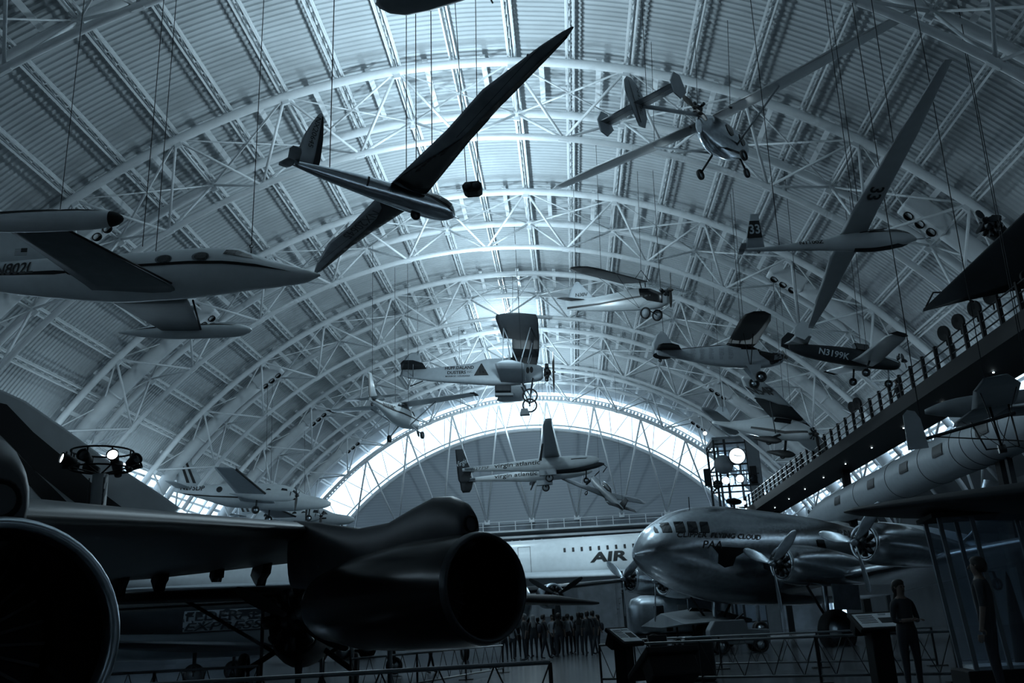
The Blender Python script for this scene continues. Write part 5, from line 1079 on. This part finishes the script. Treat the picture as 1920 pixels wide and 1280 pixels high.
t = thing('metal_chair', 'thin framed folding chair standing right of the panel kiosk', 'chair', (5.75, 18.3, F0), .4)
for x in (-.2, .2): MB().tube([(x, -.2, 0), (x, .15, .85)], .012, 6).build('leg', 'grey', t); MB().tube([(x, .2, 0), (x, -.15, .45)], .012, 6).build('leg', 'grey', t)
MB().box((0, 0, .44), (.4, .38, .03)).build('seat', 'dark', t, bevel=.01); MB().box((0, .13, .75), (.4, .03, .2)).build('backrest', 'dark', t, bevel=.01)
t = thing('trash_bin', 'dark square bin with shiny rim right of the folding chair', 'bin', (6.45, 18.5, F0)); MB().box((0, 0, .38), (.55, .5, .76)).build('bin_body', 'dark', t, bevel=.05); MB().box((0, 0, .77), (.5, .45, .04)).build('rim', 'alu', t, bevel=.01)
t = thing('trailer', 'pale rounded trailer with a bright window under the airliner nose', 'trailer', (9.6, 50.5, F0))
tb = MB().loft([[(x*sx, y*sy, 1.55+z*sz) for y, z in ((1.15*math.copysign(abs(cos(a))**.5, cos(a)), 1.05*math.copysign(abs(sin(a))**.5, sin(a))) for a in (2*pi*i/24 for i in range(24)))] for x, sx, sy, sz in ((-2.6, 1, .5, .5), (-2.4, 1, .85, .85), (-1.9, 1, 1, 1), (1.9, 1, 1, 1), (2.4, 1, .85, .85), (2.6, 1, .5, .5))]).build('body', 'alu', t)
for x in (-1.1, .1, 1.3): MB().box((x, -1.16, 1.75), (.5, .05, .55)).build('window', 'glassdark' if x != .1 else 'inkpale', t, bevel=.02)
MB().box((0, 0, .55), (5, 2, .12)).build('chassis', 'dark', t); [wheel(t, (x, y, .34), .34, .2, hub='white2') for x in (-1.5, 1.0) for y in (-1.1, 1.1)]; MB().tube([(-.8, -1.2, 1.0), (-.5, -1.2, 1.0)], .25, 16).build('spare_wheel', 'tyre', t)
t = thing('ground_tractor', 'small dark tow tractor under the polished airliner', 'vehicle', (9.7, 33.5, F0))
MB().prism([(-1, .3), (1, .3), (1, .75), (.3, .8), (.2, 1.1), (-.8, 1.1), (-1, .8)], 1.1).build('body', 'grey', t, bevel=.04); [wheel(t, (x, y, .26), .26, .18) for x in (-.65, .65) for y in (-.55, .55)]; MB().tube([(.0, 0, 1.1), (.3, 0, 1.3)], .03, 6).build('steering_column', 'dark', t)
J = thing('delta_airplane', 'small pale delta shaped jet on wheels right of the trailer', 'airplane', (9.9, 43.5, F0), .3)
MB().loft([[(x, -y, z), (x, 0, z+h), (x, y, z), (x, 0, z-.12)] for x, y, z, h in ((-2.0, 2.6, 1.05, .5), (-.6, 1.7, 1.08, .6), (1.0, .8, 1.1, .45), (2.4, .05, 1.1, .05))], smooth=False).build('wing_body', 'white2', J, bevel=.02)
MB().prism([(-.9, .3), (.9, .1), (.2, .5), (-.6, .6)], .5, (0, 0, 1.15)).build('canopy', 'glassdark', J, bevel=.05)
for x, y in ((1.2, 0), (-.9, .9), (-.9, -.9)): strut(J, (x, y, 1.0), (x, y, .2), .05, 'dark', 'gear_leg'); wheel(J, (x, y, .22), .22, .14)
t = thing('loading_stairs', 'steel maintenance stand with ladder under the white airliner', 'stairs', (8.0, 56, F0))
for x in (-.9, .9):
    for y in (-.5, .5): MB().bar((x, y, 0), (x, y, 4.2), .1, .1, (1, 0, 0)).build('post', 'dark', t)
MB().box((0, 0, 3.2), (2, 1.2, .1)).build('platform', 'grey', t); [MB().bar((-1.8+i*.09, -.5, .3+i*.3), (-1.8+i*.09, .5, .3+i*.3), .1, .03).build('step', 'grey', t) for i in range(10)]
t = thing('glass_display_frame', 'large frameless glass case edge standing under the pod at left', 'display case', (-2.6, 20.5, F0))
for x in (-6.0, 0): MB().bar((x, 0, 0), (x, 0, 1.95), .06, .06, (1, 0, 0)).build('corner_post', 'grey', t)
MB().bar((-6, 0, 1.95), (0, 0, 1.95), .05, .05).build('top_edge', 'grey', t); MB().box((-3, 0, .95), (5.9, .02, 1.85)).build('glass_pane', 'glass', t)
for i, (x, y) in enumerate(((-1.85, 22.6), (-.35, 19.3), (.85, 17.1))):
    t = thing('stanchion_post', ('left', 'middle', 'right')[i]+' of the three pale posts below the black jet pod', 'post', (x, y, F0), group='pale posts below the pod')
    MB().tube([(0, 0, .02), (0, 0, 1.05)], .045, 12).build('pole', 'grey', t); MB().tube([(0, 0, 0), (0, 0, .04)], .16, 16).build('foot', 'dark', t)
